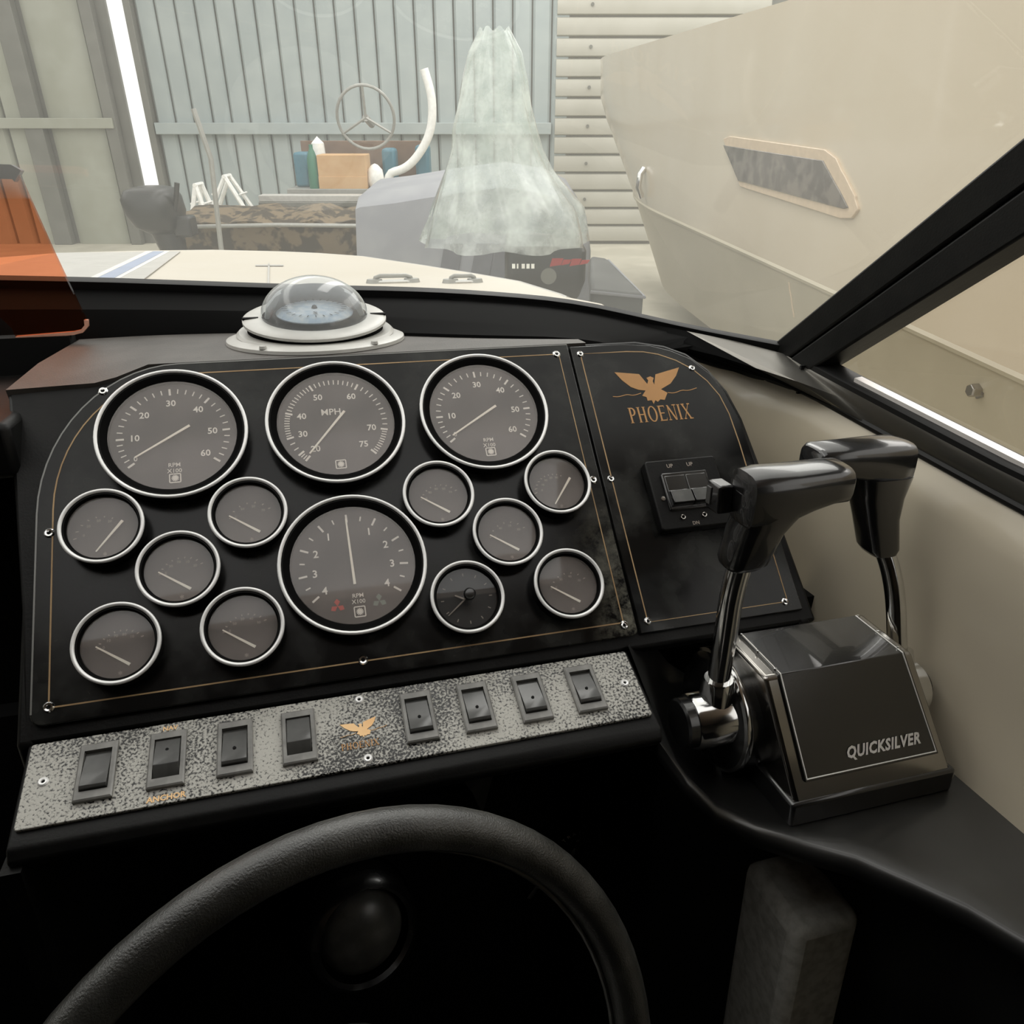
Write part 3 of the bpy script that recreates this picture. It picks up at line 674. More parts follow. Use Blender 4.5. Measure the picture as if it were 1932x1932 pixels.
lip = [bot, (SO - SN * .003).yz[:], ((SO - SU * .062 - SN * .003)).yz[:], (.4285, -.3735), (.424, -.381), (.4265, -.388), (.435, -.391), (.47, -.395), (.52, -.40)]
mb = MB(); mb.prism(lip, x0 + .004, xs, YZ); dpart(mb, 'switch_ledge', 'black', bevel=.002)
rear = [(-.211, .858), (-.139, .868), (-.033, .853), (.07, .81), (.173, .756), (.275, .722), (.33, .712)]
rs = [(p_.x, p_.y) for p_ in smoothline([(a_, b_, 0) for a_, b_ in rear], 30)]
rings = []
for i in range(40):
    x_ = x0 + .0005 + (.27 - x0) * i / 39
    if x_ < -.16: f_ = (x_ - x0) / (-.16 - x0); fy, fz = .689 + .002 * f_, -.1395 + .0015 * f_
    elif x_ < -.125: f_ = (x_ + .16) / .035; fy, fz = .691 + .012 * f_, -.138 + .011 * f_
    else: fy, fz = .703, -.127
    ry = None
    for a_, b_ in zip(rs, rs[1:]):
        if a_[0] <= x_ <= b_[0]: ry = a_[1] + (b_[1] - a_[1]) * (x_ - a_[0]) / (b_[0] - a_[0])
    if ry is None: ry = rs[0][1] if x_ < rs[0][0] else rs[-1][1]
    ry = max(ry, fy + .006)
    m_ = Vector((x_, fy + (ry - fy) * .4, -.1268 + (fz + .127) * .35))
    xf = x_ - .0195 * max(0, min(1, (-.15 - x_) / .062))
    m_.x = xf * .6 + x_ * .4
    rings.append([Vector((xf, fy, fz)), m_, Vector((x_, ry, -.127)), Vector((x_, ry, -.14)), Vector((xf, fy + .004, fz - .012))])
mb = MB(); mb.loft(rings); dpart(mb, 'dash_top', 'dust', smooth=30)
R3 = smoothline([(-1.3, .80, -.128), (-.6, .85, -.128), (-.25, .862, -.128), (-.139, .868, -.128), (-.033, .853, -.128), (.07, .81, -.128), (.173, .756, -.128), (.275, .728, -.130), (.34, .765, -.150), (.40, .815, -.168), (.45, .842, -.180)], 60)
rings = []
for a_, b_ in zip(R3, resample([v for v in GBs], 60)):
    b_ = b_ + Vector((0, -.012, -.006))
    rings.append([a_, a_ + Vector((0, .002, .004)), a_.lerp(b_, .22) + Vector((0, 0, .58 * max(.004, b_.z - a_.z) - .22 * (b_.z - a_.z))), a_.lerp(b_, .26) + Vector((0, 0, .66 * max(.004, b_.z - a_.z) - .26 * (b_.z - a_.z))), b_])
mb = MB(); mb.loft(rings, False, False); dpart(mb, 'windscreen_coaming', 'black_flat', smooth=25)
# under-dash recess
mb = MB(); mb.box((-.5, .62, -1.0), (.56, .64, -.40)); dpart(mb, 'under_dash_bulkhead', 'black_matte')
mb = MB(); mb.box((-.2125, .42, -1.0), (-.2, .63, -.385)); dpart(mb, 'recess_side', 'black')
mb = MB(); mb.tube([onB(1186, 1400, 1, .612), onB(1178, 1530, 1, .612)], .0015, 6); dpart(mb, 'recess_seam', 'bezelplastic')
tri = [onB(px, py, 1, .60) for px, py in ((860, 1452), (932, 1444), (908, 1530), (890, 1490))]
mb = MB(); mb.prism([(p_.x, p_.z) for p_ in tri], .595, .62, XZ); dpart(mb, 'lit_patch', 'bezelplastic')  # grey solid standing in for a patch of light behind the wheel
# console shelf and the moulded shoulder joining it to the switch ledge
lipx = [onB(px, py, 2, -.46) for px, py in ((1215, 1370), (1250, 1414), (1297, 1485), (1340, 1528), (1380, 1554), (1424, 1575), (1498, 1603), (1592, 1619), (1741, 1689), (1900, 1760))]
lipz = [-.376, -.388, -.412, -.434, -.448, -.456, -.46, -.46, -.46, -.46]
lpx = ((1215, 1370), (1250, 1414), (1297, 1485), (1340, 1528), (1380, 1554), (1424, 1575), (1498, 1603), (1592, 1619), (1741, 1689), (1900, 1760))
fr = [onB(p_[0], p_[1], 2, z_) for p_, z_ in zip(lpx, lipz)]
fr = smoothline([Vector((.2385, .45, -.366))] + fr + [Vector((.52, .0, -.46)), Vector((.52, -1.2, -.46))], 50)
bk = smoothline([Vector((.2385, .497, -.342)), Vector((.262, .53, -.350)), Vector((.29, .555, -.38)), Vector((.325, .565, -.43)), Vector((.38, .57, -.46)), Vector((.47, .57, -.46)), Vector((.53, .56, -.46)), Vector((.53, .3, -.46)), Vector((.53, .0, -.46)), Vector((.53, -1.2, -.46))], 50)
rings = []
for a_, b_ in zip(fr, bk):
    out = (a_ - b_); out.z = 0; out = out.normalized()
    h_ = max(0, min(1, (max(a_.z, b_.z) + .459) / .06)); w_ = max(0, min(1, (a_.x - .2385) / .02))
    def dip(f_, k_): p_ = b_.lerp(a_, f_); p_.z = max(-.462, p_.z - k_ * h_ * w_); return p_
    rings.append([b_, dip(.25, .035), dip(.5, .045), dip(.72, .03), dip(.88, .010), a_ - out * .008 + Vector((0, 0, .004)), a_ - out * .002 + Vector((0, 0, .002)), a_ + Vector((0, 0, -.004)), a_ - out * .002 + Vector((0, 0, -.014)), a_ - out * .05 + Vector((0, 0, -.024)), a_ - out * .13 + Vector((0, 0, -.03)), a_ - out * .14 + Vector((0, 0, -.5))])
mb = MB(); mb.loft(rings, False, False); dpart(mb, 'console_shelf', 'console_gel', smooth=70)
# lower shelf to port of the pod
ps = thing('port_shelf', 'dark shelf to the left of the helm pod, below the amber panel', 'shelf', BOAT, (-.5, .74, -.20))
MB().box((-.5, -.10, .0), (.28, .12, .045)).build('shelf_board', 'black', ps, bevel=.006)
MB().box((-.5, -.108, .018), (.262, -.101, .03)).build('grey_edging', 'bezelplastic', ps, bevel=.001)
MB().box((-.5, .095, -.0), (.285, .118, .08)).build('back_board', 'black_matte', ps)
MB().box((-.5, .02, -.8), (.28, .05, 0)).build('bulkhead', 'black_matte', ps)
# cabin roof and floor
tag(MB().prism([(-1.7, -1.9), (.66, -1.9), (.66, .42), (.40, .42), (.40, .17), (-.45, .17), (-.45, .46), (-1.7, .46)], .285, .32).build('ceiling', 'beige', M0=BOAT), 'beige cabin headliner, open above the helm', kind='structure')
tag(MB().box((-1.72, -1.92, -1.02), (.66, -1.88, .32)).build('wall_aft', 'canvas', M0=BOAT), 'dark canvas closing the cockpit behind the helm', kind='structure')
tag(MB().box((-1.74, -1.9, -1.02), (-1.70, .66, .32)).build('wall_port', 'canvas', M0=BOAT), 'dark port side of the cockpit', kind='structure')
tag(MB().box((.575, -1.9, -1.02), (.66, -.35, .32)).build('wall_starboard', 'canvas', M0=BOAT), 'dark starboard side of the cockpit aft of the helm', kind='structure')
tag(MB().box((-1.7, -1.9, -1.02), (.60, .66, -1.0)).build('floor', 'black_matte', M0=BOAT), 'dark cockpit floor', kind='structure')
tag(MB().box((.362, .385, -1.0), (.432, .47, -.585)).build('footrest', 'greycarpet', M0=BOAT, bevel=.012, seg=3), 'grey carpeted block in the footwell below the control box', 'footrest')
# amber acrylic panel
ya = .842
ao = [onB(px, py, 1, ya) for px, py in ((-160, 300), (-40, 311), (22, 313), (34, 321), (60, 380), (100, 470), (140, 555), (163, 603), (164, 614), (156, 624), (140, 628), (32, 637), (24, 618), (0, 596), (-60, 590), (-160, 600))]
am = thing('amber_panel', 'amber tinted acrylic panel standing at the left of the dashboard', 'panel', BOAT, (ao[11].x, ya, ao[11].z))
ap = [(p_.x - ao[11].x, p_.z - ao[11].z) for p_ in ao]
MB().prism(ap, -.003, .003, XZ).build('sheet', 'amber', am)
MB().ribbon([(p_[0], p_[1]) for p_ in ap[7:12]], .0035, -.0035, .0035, False).v
eb = MB(); eb.ribbon([(p_[0], p_[1]) for p_ in ap[7:12]], .003, -.0035, .0035, False); eb.v = [XZ @ v for v in eb.v]; eb.build('pale_edge', 'amber_edge', am)
eb = MB(); eb.ribbon([(p_[0], p_[1] - .005) for p_ in ap[0:4]], .012, -.005, .005, False); eb.v = [XZ @ v for v in eb.v]; eb.build('top_edging', 'rubber', am)

# ================================================================== INSTRUMENT PANELS
gp = thing('instrument_board', 'large glossy black instrument panel with thin gold border', 'instrument panel', PANEL)
def outl(l, t, r_, b, rx, ry, br):
    return [(l, b + br), *arc(l + rx, t - ry, rx, ry, 180, 90, 14), (r_, t), (r_, b + br * .6), *arc(r_ - br * .6, b + br * .6, br * .6, br * .6, 0, -90, 3), *arc(l + br, b + br, br, br, 270, 180, 4)][:-1]
MB().prism([(p_[0], p_[1]) for p_ in outl(-.2305, .2005, .2265, -.0875, .105, .128, .008)], -.004, 0).build('plate', 'acrylic_dusty', gp, bevel=.0009)
ed_ = outl(-.2299, .1999, .2259, -.0869, .105, .128, .008)
MB().ribbon(ed_[0:17], .0012, -.0001, .0002, False).build('pale_edge', 'edge_glint', gp)  # thin ribbon with the edge glint put into its colour
MB().ribbon(outl(-.2187, .1897, .2155, -.0757, .095, .115, .0005), .0011, .00005, .00025).build('gold_border', 'goldline', gp)
scm = {}
def screw(u, v, parent, z=0, r_=.0038, m='chrome'):
    key = (r_, m)
    if key not in scm:
        mb = MB().lathe([(r_ * .30, .0003), (r_ * .42, .0011), (r_ * .75, .0013), (r_, .0004), (r_, -.0002)], 16)
        o = mb.build('screw', m, parent); scm[key] = o.data
        i = MB().lathe([(0, .0004), (r_ * .4, .0004)], 10).build('screw_recess', 'black_matte', o); scm[key, 'i'] = i.data
    else:
        o = bpy.data.objects.new('screw', scm[key]); COL.objects.link(o); o.parent = parent
        i = bpy.data.objects.new('screw_recess', scm[key, 'i']); COL.objects.link(i); i.parent = o
    o.location = (u, v, z); return o
for u, v in ((-.221, .056), (-.1837, .1772), (-.001, -.0747), (.2195, .0562), (.2133, .1898), (.2157, -.078), (-.2187, -.0752)): screw(u, v, gp)
ap_ = thing('accessory_panel', 'narrow black panel with gold bird emblem, right of the gauges', 'instrument panel', PANEL, (.305, 0, 0))
sh = lambda pts: [(a_ - .305, b_) for a_, b_ in pts]
def outr(l, t, r_, b, rx, ry, rt):
    return [(l, b), (l, t), *arc(rt - rx, t - ry, rx, ry, 90, 5, 14), (r_ + (rt - r_) * .0, b + .10), (r_, b)]
MB().prism(sh([(.2285, -.0875), (.2285, .1975), (.285, .1975), (.312, .1945), (.332, .1878), (.352, .1765), (.368, .158), (.378, .136), (.3845, .105), (.3855, .06), (.386, -.0875)]), -.004, 0).build('plate', 'acrylic', ap_, bevel=.0009)
MB().ribbon(sh([(.2373, -.0785), (.2373, .1885), (.285, .1885), (.303, .1872), (.318, .1835), (.335, .1755), (.35, .1645), (.362, .150), (.3705, .133), (.3745, .112), (.3755, .08), (.373, -.0785)]), .0011, .00005, .00025).build('gold_border', 'goldline', ap_)
for u, v in ((.2373, .1885), (.2365, .0555), (.2375, -.0775), (.3705, -.0785), (.350, .1655)): screw(u - .305, v, ap_, r_=.0034)
# the bird emblem and the name
def cr(x_, y_): return onP(1080 + x_ * .2588, 630 + y_ * .2588)
bird = [(305, 280), (395, 287), (485, 294), (545, 366), (552, 340), (538, 322), (566, 310), (592, 322), (584, 345), (596, 372), (604, 296), (690, 270), (776, 245), (755, 305), (715, 362), (645, 404), (692, 430), (672, 482), (640, 478), (622, 496), (604, 484), (592, 512), (578, 484), (548, 488), (540, 462), (508, 452), (532, 414), (480, 408), (425, 388), (362, 340)]
def emblem(mb, f, z0, z1):
    mb.prism([f(*p_) for p_ in bird][::-1], z0, z1)
    for w_ in ([(295, 458), (340, 460), (400, 440), (440, 452), (500, 432)], [(695, 428), (740, 434), (800, 408), (840, 416), (905, 394)]):
        pts = [f(*p_) for p_ in w_]; pts = [(p_.x, p_.y) for p_ in smoothline([(a_, b_, 0) for a_, b_ in pts], 16)]
        k = (Vector(f(700, 400)) - Vector(f(400, 400))).length / 300
        mb.ribbon(pts, 5 * k, z0, z1, False)
cu, cv = cr(560, 380)
mb = MB(); emblem(mb, lambda a_, b_: (cr(a_, b_)[0] - .305, cr(a_, b_)[1]), .0001, .0003); mb.build('bird_emblem', 'gold', ap_)
# serif capitals built from strokes
def serif(ch):
    T, t, s_ = .17, .07, .035
    V = lambda x_: [[(x_, 0), (x_ + T, 0), (x_ + T, 1), (x_, 1)], [(x_ - .08, 0), (x_ + T + .08, 0), (x_ + T + .08, s_), (x_ - .08, s_)], [(x_ - .08, 1 - s_), (x_ + T + .08, 1 - s_), (x_ + T + .08, 1), (x_ - .08, 1)]]
    def bowl(cx_, cy_, ro_x, ro_y, a0, a1):
        o_ = arc(cx_, cy_, ro_x, ro_y, a0, a1, 14); i_ = arc(cx_, cy_, ro_x - T, ro_y - t, a1, a0, 14); return [o_ + i_]
    H = lambda x0_, x1_, y_: [[(x0_, y_), (x1_, y_), (x1_, y_ + t), (x0_, y_ + t)]]
    D = lambda x0_, y0_, x1_, y1_, w_: [[(x0_, y0_), (x0_ + w_, y0_), (x1_ + w_, y1_), (x1_, y1_)]]
    if ch == 'P': return V(.08) + bowl(.32, .73, .36, .27, -90, 90) + H(.1, .33, .46) + H(.1, .33, .93), .78
    if ch == 'H': return V(.08) + V(.62) + H(.2, .65, .47), .97
    if ch == 'O': return [o for a0 in (0, 180) for o in bowl(.46, .5, .46, .52, a0, a0 + 180)], 1.0
    if ch == 'E': return V(.08) + H(.1, .68, 0) + H(.1, .6, .47) + H(.1, .66, .93) + [[(.64, 0), (.72, 0), (.72, .22), (.66, .07)], [(.62, 1), (.69, 1), (.69, .8), (.63, .93)]], .82
    if ch == 'N': return D(.78, 0, .78, 1, t) + D(.12, 0, .12, 1, t) + D(.68, 0, .05, 1, T) + H(.02, .28, -.0) + H(.62, .98, .95), 1.02
    if ch == 'I': return V(.08), .42
    if ch == 'X': return D(.62, 0, .02, 1, T) + D(.04, 0, .7, 1, t) + H(0, .25, 0) + H(.55, .92, 0) + H(0, .3, .95) + H(.6, .88, .95), .95
def serif_word(mb, word, f, z0, z1):
    x_ = 0; parts = []
    for ch in word:
        g, w_ = serif(ch); parts += [[(p_[0] + x_, p_[1]) for p_ in pl_] for pl_ in g]; x_ += w_ + .06
    n = 0
    for pl_ in parts:
        n += 1; mb.prism([f(p_[0] / x_, p_[1]) for p_ in pl_], z0 + n * 2e-6, z1 + n * 2e-6)
mb = MB(); serif_word(mb, 'PHOENIX', lambda a_, b_: (.2705 - .305 + a_ * .066, .1098 + b_ * .0165), .0001, .0003); mb.build('lettering', 'gold', ap_)

# ------------------------------------------------------------------ gauges
TACH = [(0, 217), (10, 181), (20, 138), (30, 93), (40, 49), (50, 3), (60, -38)]
MPH = [(20, 229), (25, 219), (30, 195), (40, 162), (50, 116.5), (60, 59.5), (70, -12), (75, -46)]
RUD = [('4', 218), ('3', 188), ('2', 157), ('1', 124), ('', 92), ('1', 60), ('2', 27), ('3', -5), ('4', -37)]
def pol(r_, a_): return (r_ * math.cos(R(a_)), r_ * math.sin(R(a_)))
def tick(mb, a_, r0, r1, w, z):
    p_, q_ = pol(r0, a_), pol(r1, a_); mb.ribbon([p_, q_], w, z, z + .0001, False)
def gauge(label, u, v, r_, kind, needle=None, tail=None, lens='lens', seed=0):
    g = thing('gauge', label, 'gauge', PANEL, (u, v, 0), 'round panel gauges')
    big = r_ > .04; dr = r_ * (.812 if big else .78); zd = .0085; z = zd + .0002
    MB().lathe([(r_ - .0012, 0), (r_ - .0006, .0135), (r_ - .001, .0148), (r_ - .004, .0148)], 64).build('housing', 'black', g)
    MB().lathe([(r_ - .0029, .0150), (r_ - .0020, .0162), (r_ - .0008, .0164), (r_ - .0001, .0157), (r_ + .0001, .0145), (r_ - .0006, .0138), (r_ - .0029, .0142)], 72, loop=True).build('bezel', 'bezel', g, smooth=80)
    MB().lathe([(r_ - .0028, .0150), (r_ - .0045, .0146), (dr + .0012, .0108), (dr + .001, zd - .0005)], 64).build('inner_rim', 'black_flat', g)
    MB().lathe([(0, zd), (dr + .0015, zd)], 48).build('dial', 'dial' if kind != 'clock' else 'clockdial', g)
    pr = MB(); nd = []
    if kind in ('tach', 'mph'):
        tab = TACH if kind == 'tach' else MPH
        for i, (val, a_) in enumerate(tab):
            tick(pr, a_, .0372, .0432, .0017, z)
            if i < len(tab) - 1:
                nn = 5 if kind == 'tach' else (3 if val < 30 else 10)
                for k in range(1, nn): tick(pr, a_ + (tab[i + 1][1] - a_) * k / nn, .0385, .0428, .0009, z)
            if not (kind == 'mph' and val == 25):
                rr = .0295 if val not in (0,) else .0345
                pr.text(str(val), .0078 if val else .006, pol(rr, a_ if val else 213), z, bold=.02)
        if kind == 'tach':
            pr.text('RPM', .0050, (-.0005, -.0266), z, bold=.006); pr.text('X100', .0050, (-.0005, -.0318), z, bold=.006)
        else: pr.text('MPH', .0085, (-.0035, .0115), z, bold=.008)
        pr.ribbon(rrect(-.0044, -.0418, .0038, -.0345, .0006, 2), .0009, z, z + .0001)
        for an in range(0, 180, 30): c_, s__ = .0028 * math.cos(R(an)), .0028 * math.sin(R(an)); pr.ribbon([(-.0003 - c_, -.0381 - s__), (-.0003 + c_, -.0381 + s__)], .0008, z + an * 1e-7, z + .0001 + an * 1e-7, False)
    elif kind == 'rudder':
        for i, (s_, a_) in enumerate(RUD):
            tick(pr, a_, .0365, .0432, .0016, z)
            if s_: pr.text(s_, .0085, pol(.0305, a_), z, bold=.02)
            if i < len(RUD) - 1: tick(pr, (a_ + RUD[i + 1][1]) / 2, .0375, .0415, .0011, z)
        pr.text('RPM', .0048, (.0006, -.0256), z, bold=.006); pr.text('X100', .0048, (.0006, -.0304), z, bold=.006)
        pr.ribbon(rrect(-.0034, -.0425, .0048, -.0345, .0006, 2), .0009, z, z + .0001)
        for an in range(0, 180, 30): c_, s__ = .0028 * math.cos(R(an)), .0028 * math.sin(R(an)); pr.ribbon([(.0007 - c_, -.0385 - s__), (.0007 + c_, -.0385 + s__)], .0008, z + an * 1e-7, z + .0001 + an * 1e-7, False)
        for nm, m, cx_ in (('red_propeller_mark', 'red_print', -.0158), ('green_propeller_mark', 'green_print', .0165)):
            mk = MB()
            for an in (90, 210, 330):
                p_ = pol(.0052, an); a1, a2 = pol(.0024, an + 75), pol(.0024, an - 75)
                mk.prism([(cx_, -.032), (cx_ + p_[0] * .55 + a1[0], -.032 + p_[1] * .55 + a1[1]), (cx_ + p_[0] * 1.15, -.032 + p_[1] * 1.15), (cx_ + p_[0] * .55 + a2[0], -.032 + p_[1] * .55 + a2[1])], z, z + .0001 + an * 1e-7)
            mk.build(nm, m, g)
    elif kind == 'clock':
        for i in range(12): tick(pr, i * 30, .0185, .021, .0008, z)
    else:
        rnd = random.Random(seed)
        c0 = (.0062, -.0155) if kind == 'small' else (-.006, -.0165)
        a0, a1 = ((160, 40) if kind == 'small' else (175, 62))
        nt_ = rnd.choice((6, 8, 9))
        for i in range(nt_ + 1):
            an = a0 + (a1 - a0) * i / nt_; rr = .0215
            p_ = (c0[0] * .35 + .0165 * math.cos(R(an)), c0[1] * .45 + .0165 * math.sin(R(an))); d_ = (p_[0] * 1.13, p_[1] * 1.13)
            pr.ribbon([p_, d_], .0007, z, z + .0001, False)
            if i % 2 == 0: pr.text(str(rnd.randint(1, 9) * 10) if i else '0', .0030, (p_[0] * .74, p_[1] * .74), z)
        pr.text('*', .007, (.0008, -.0222), z - .00005)
    pr.build('dial_print', 'white_print' if kind in ('tach', 'mph', 'rudder') else 'dimprint', g)
    nm = MB(); zn = zd + .0012
    def blade(a_, b_, wa, wb, zz=zn):
        a_, b_ = Vector(a_), Vector(b_); t = (b_ - a_).normalized(); n_ = Vector((-t.y, t.x))
        nm.prism([a_ + n_ * wa / 2, a_ - n_ * wa / 2, b_ - n_ * wb / 2, b_ + n_ * wb / 2], zz, zz + .0006)
    if kind == 'clock':
        blade((-.002, -.001), (-.017, -.0125), .0013, .0007); blade((-.002, -.001), (-.0095, .003), .0016, .001, zn + .0008)
        nm.build('hands', 'dimprint', g)
        MB().lathe([(.0025, .0105), (.0028, .016), (.0048, .019), (.005, .0225), (.0035, .0245), (0, .025)], 20, Matrix.Translation((.0005, .0, 0))).build('setting_knob', 'black_grip', g)
    else:
        blade(tail, needle, .0021 if big else .0021, .0013 if big else .0010); nm.build('needle', 'needle', g)
    MB().lathe([(0, .0118), (dr * .6, .0117), (dr + .0035, .0112)], 48).build('lens', lens, g)
    return g
M['dimprint'] = mat('faded_dial_print', rgb(150, 140, 130), .6)
BR, SR = .0578, .030
gauge('large dial with a 0 to 60 scale, at the top left of the panel', -.129, .127, BR, 'tach', (-.0292, -.018), (.0124, .0074))
gauge('large speed dial marked MPH, top middle of the panel', 0, .127, BR, 'mph', (-.0246, -.0267), (.0078, .0112))
gauge('large dial with a 0 to 60 scale, at the top right of the panel', .129, .127, BR, 'tach', (-.0315, -.020), (.012, .0062))
gauge('big central dial with red and green propeller marks and upright needle', 0, 0, BR, 'rudder', (-.0018, .0392), (-.0008, -.0163))
small = [(-.181, .052, 'tilt', 'small gauge at the left edge whose needle leans up to the right'),
         (-.076, .0515, 'small', 'small gauge below and between the top left and MPH dials'),
         (-.1285, .0115, 'small', 'small gauge in the middle of the left cluster of five'),
         (-.1713, -.0393, 'small', 'small gauge in the bottom left corner of the panel'),
         (-.0855, -.0393, 'small', 'small gauge just left of and below the big central dial'),
         (.076, .0515, 'small', 'small gauge below and between the MPH and top right dials'),
         (.181, .052, 'tilt', 'small gauge at the right edge whose needle leans up to the right'),
         (.1285, .0115, 'small', 'small gauge in the middle of the right cluster of five'),
         (.0855, -.0393, 'clock', 'small black clock with a setting knob, right of the big central dial'),
         (.1713, -.0393, 'small', 'small gauge in the bottom right corner of the gauge panel')]
for i, (u, v, k, lb) in enumerate(small):
    if k == 'tilt': nd, tl = (-.005, -.0187), (.0135, .0045)
    else: nd, tl = (-.0148, .0002), (.0075, -.0158)
    gauge(lb, u, v, SR, k, nd, tl, 'lens' if k != 'clock' else 'lens_clear', seed=i * 3 + 1)

# ------------------------------------------------------------------ trim switch plate on the accessory panel
ts = thing('trim_switch', 'black square trim switch plate with two grey rockers, below the emblem', 'switch', PANEL, (.303, .031, 0))
MB().prism(rrect(-.0355, -.034, .0355, .034, .003, 3), 0, .011).build('plate', 'black', ts, bevel=.0015)
MB().prism(rrect(-.0235, -.0165, .0215, .0195, .001, 2), .0111, .0135).build('surround', 'black_gloss', ts, bevel=.0008)
for k, x_ in enumerate((-.0215, -.0005)):
    mb = MB(); mb.prism([(.0165, .0112), (.0165, .0138), (.0015, .0142), (.0, .0185), (-.0120, .0205), (-.0135, .0135)], x_, x_ + .0200, YZ); rk = mb.build('rocker', 'black_gloss', ts, bevel=.0006)
    f_ = MB(); f_.add([(x_ + .0006, -.0118, .0207), (x_ + .0194, -.0118, .0207), (x_ + .0194, .0, .0188), (x_ + .0006, .0, .0188)], [(0, 1, 2, 3)]); f_.build('grey_face', 'bezelplastic', rk)
    MB().lathe([(.0012, .011), (.0016, .013), (.0022, .0132), (.0022, .011)], 12, Matrix.Translation((x_ + .008, -.0235, 0))).build('indicator', 'darkchrome', ts)
MB().lathe([(0, .0122), (.002, .012), (.0024, .011)], 12, Matrix.Translation((-.027, -.004, 0))).build('screw', 'darkchrome', ts)
MB().lathe([(0, .0122), (.002, .012), (.0024, .011)], 12, Matrix.Translation((.029, -.004, 0))).build('screw', 'darkchrome', ts)
for tx_, sz_, at_ in (('UP', .0052, (-.012, .027)), ('UP', .0052, (.008, .027)), ('DN', .0045, (-.002, -.030))):
    MB().text(tx_, sz_, at_, .0112, bold=.02).build('legend', 'dimprint', ts)

# ------------------------------------------------------------------ switch strip
sp = thing('switch_panel', 'long speckled worn switch strip below the gauges with gold emblem', 'switch panel', STRIP)
MB().prism(rrect(0, -.0615, .4395, .0, .002, 3), -.003, 0).build('plate', 'switchplate', sp, bevel=.0006)
for u, v in ((.012, -.030), (.2213, -.006), (.2222, -.0553), (.4282, -.030)): screw(u, v, sp, r_=.0034, m='bezel')
k_ = .0263 / 471
mb = MB(); emblem(mb, lambda a_, b_: (.2183 + (a_ - 540) * k_, -.0306 - (b_ - 380) * k_ * 1.05), .0002, .0005); mb.build('bird_emblem', 'goldbright', sp)
mb = MB(); serif_word(mb, 'PHOENIX', lambda a_, b_: (.2048 + a_ * .0272, -.0462 + b_ * .0052), .0002, .0005); mb.build('lettering', 'gold', sp)
mb = MB(); mb.text('ANCHOR', .0056, (.0895, -.0573), .0003, bold=.03); mb.text('NAV', .0048, (.0889, -.0045), .0003, bold=.03); mb.build('switch_legend', 'goldbright', sp)
rows_ = [(.0325, 'flat', 'nearest the left end of the strip'), (.0768, 'up', 'directly above the word ANCHOR'), (.1210, 'dot', 'third from the left end of the strip'), (.1645, 'up2', 'just left of the small gold bird'),
         (.2508, 'dot', 'first to the right of the small gold bird'), (.2946, 'dot', 'second to the right of the small gold bird'), (.3385, 'dot', 'third to the right of the small gold bird'), (.3825, 'dot', 'nearest the right end of the strip')]
kinds = {}
for x_, kd, lb in rows_:
    lab = 'black rocker switch ' + lb
    if kd in kinds:
        t = copy_tree(kinds[kd]); t.matrix_world = STRIP @ Matrix.Translation((x_, -.0505, 0)); t['label'] = lab; continue
    t = thing('rocker_switch', lab, 'switch', STRIP, (x_, -.0505, 0), 'rocker switches on the strip'); kinds[kd] = t
    W_, H_ = .0238, .0418; ix0, ix1, iy0, iy1 = .0032, .0206, .0065, .0365
    bz = MB()
    o0 = [(0, 0), (W_, 0), (W_, H_), (0, H_)]; i0 = [(ix0, iy0), (ix1, iy0), (ix1, iy1), (ix0, iy1)]
    rr = [[Vector((o0[j][0], o0[j][1], 0)), Vector((o0[j][0], o0[j][1], .0028)), Vector((o0[j][0] + (.001 if j in (0, 3) else -.001), o0[j][1] + (.001 if j < 2 else -.001), .0036)), Vector((i0[j][0], i0[j][1], .0034)), Vector((i0[j][0], i0[j][1], .0))] for j in (0, 1, 2, 3, 0)]
    bz.loft(rr, False, False); bz.build('bezel', 'switchbezel', t)
    if kd.startswith('up'): pf = [(iy0 + .0003, .0002), (iy0 + .0003, .0012), (iy0 + .009, .0058), (iy0 + .018, .0046), (iy1 - .0003, .0022), (iy1 - .0003, .0002)]
    else: pf = [(iy0 + .0003, .0002), (iy0 + .0006, .0052), (iy0 + .0026, .0062), (iy0 + .013, .0042), (iy1 - .0003, .0008), (iy1 - .0003, .0002)]
    mb = MB(); mb.prism(pf, ix0 + .0004, ix1 - .0004, YZ); rk = mb.build('rocker', 'rocker', t, bevel=.0005)
    if kd in ('dot', 'up'):
        zz, yy = (.0047, iy0 + .0125) if kd == 'dot' else (.0040, iy0 + .0205)
        MB().lathe([(0, zz + .0004), (.0011, zz + .0003), (.0014, zz - .001)], 12, Matrix.Translation(((ix0 + ix1) / 2, yy, 0))).build('indicator', 'black_matte', rk)

# ------------------------------------------------------------------ compass on the dash
CM = BOAT @ Matrix.Translation((.018, .792, -.1265))
CT = Matrix.Rotation(R(9), 4, 'X')
cp = thing('compass', 'domed marine compass in a pale grey ring on the dash top', 'compass', CM)
MB().lathe([(0, 0), (.0865, 0), (.086, .003), (.079, .0055), (.0, .006)], 56).build('flange', 'compass_grey', cp, smooth=40)
MB().lathe([(.075, .001), (.076, .006), (.0735, .0085), (.0, .0085)], 56, Matrix.Translation((0, 0, .002)) @ Matrix.Rotation(R(4), 4, 'X')).build('base_step', 'compass_grey', cp, smooth=40)
MB().lathe([(.0655, -.004), (.0655, .0085), (.0, .0085)], 56, Matrix.Translation((0, 0, .0105)) @ CT).build('base_body', 'black_flat', cp)
RT = Matrix.Translation((0, 0, .0105)) @ CT
MB().lathe([(.060, .0075), (.0665, .0075), (.0690, .0088), (.0690, .0112), (.0665, .0125), (.053, .0140), (.0505, .0135)], 56, RT).build('ring', 'compass_grey', cp, smooth=40)
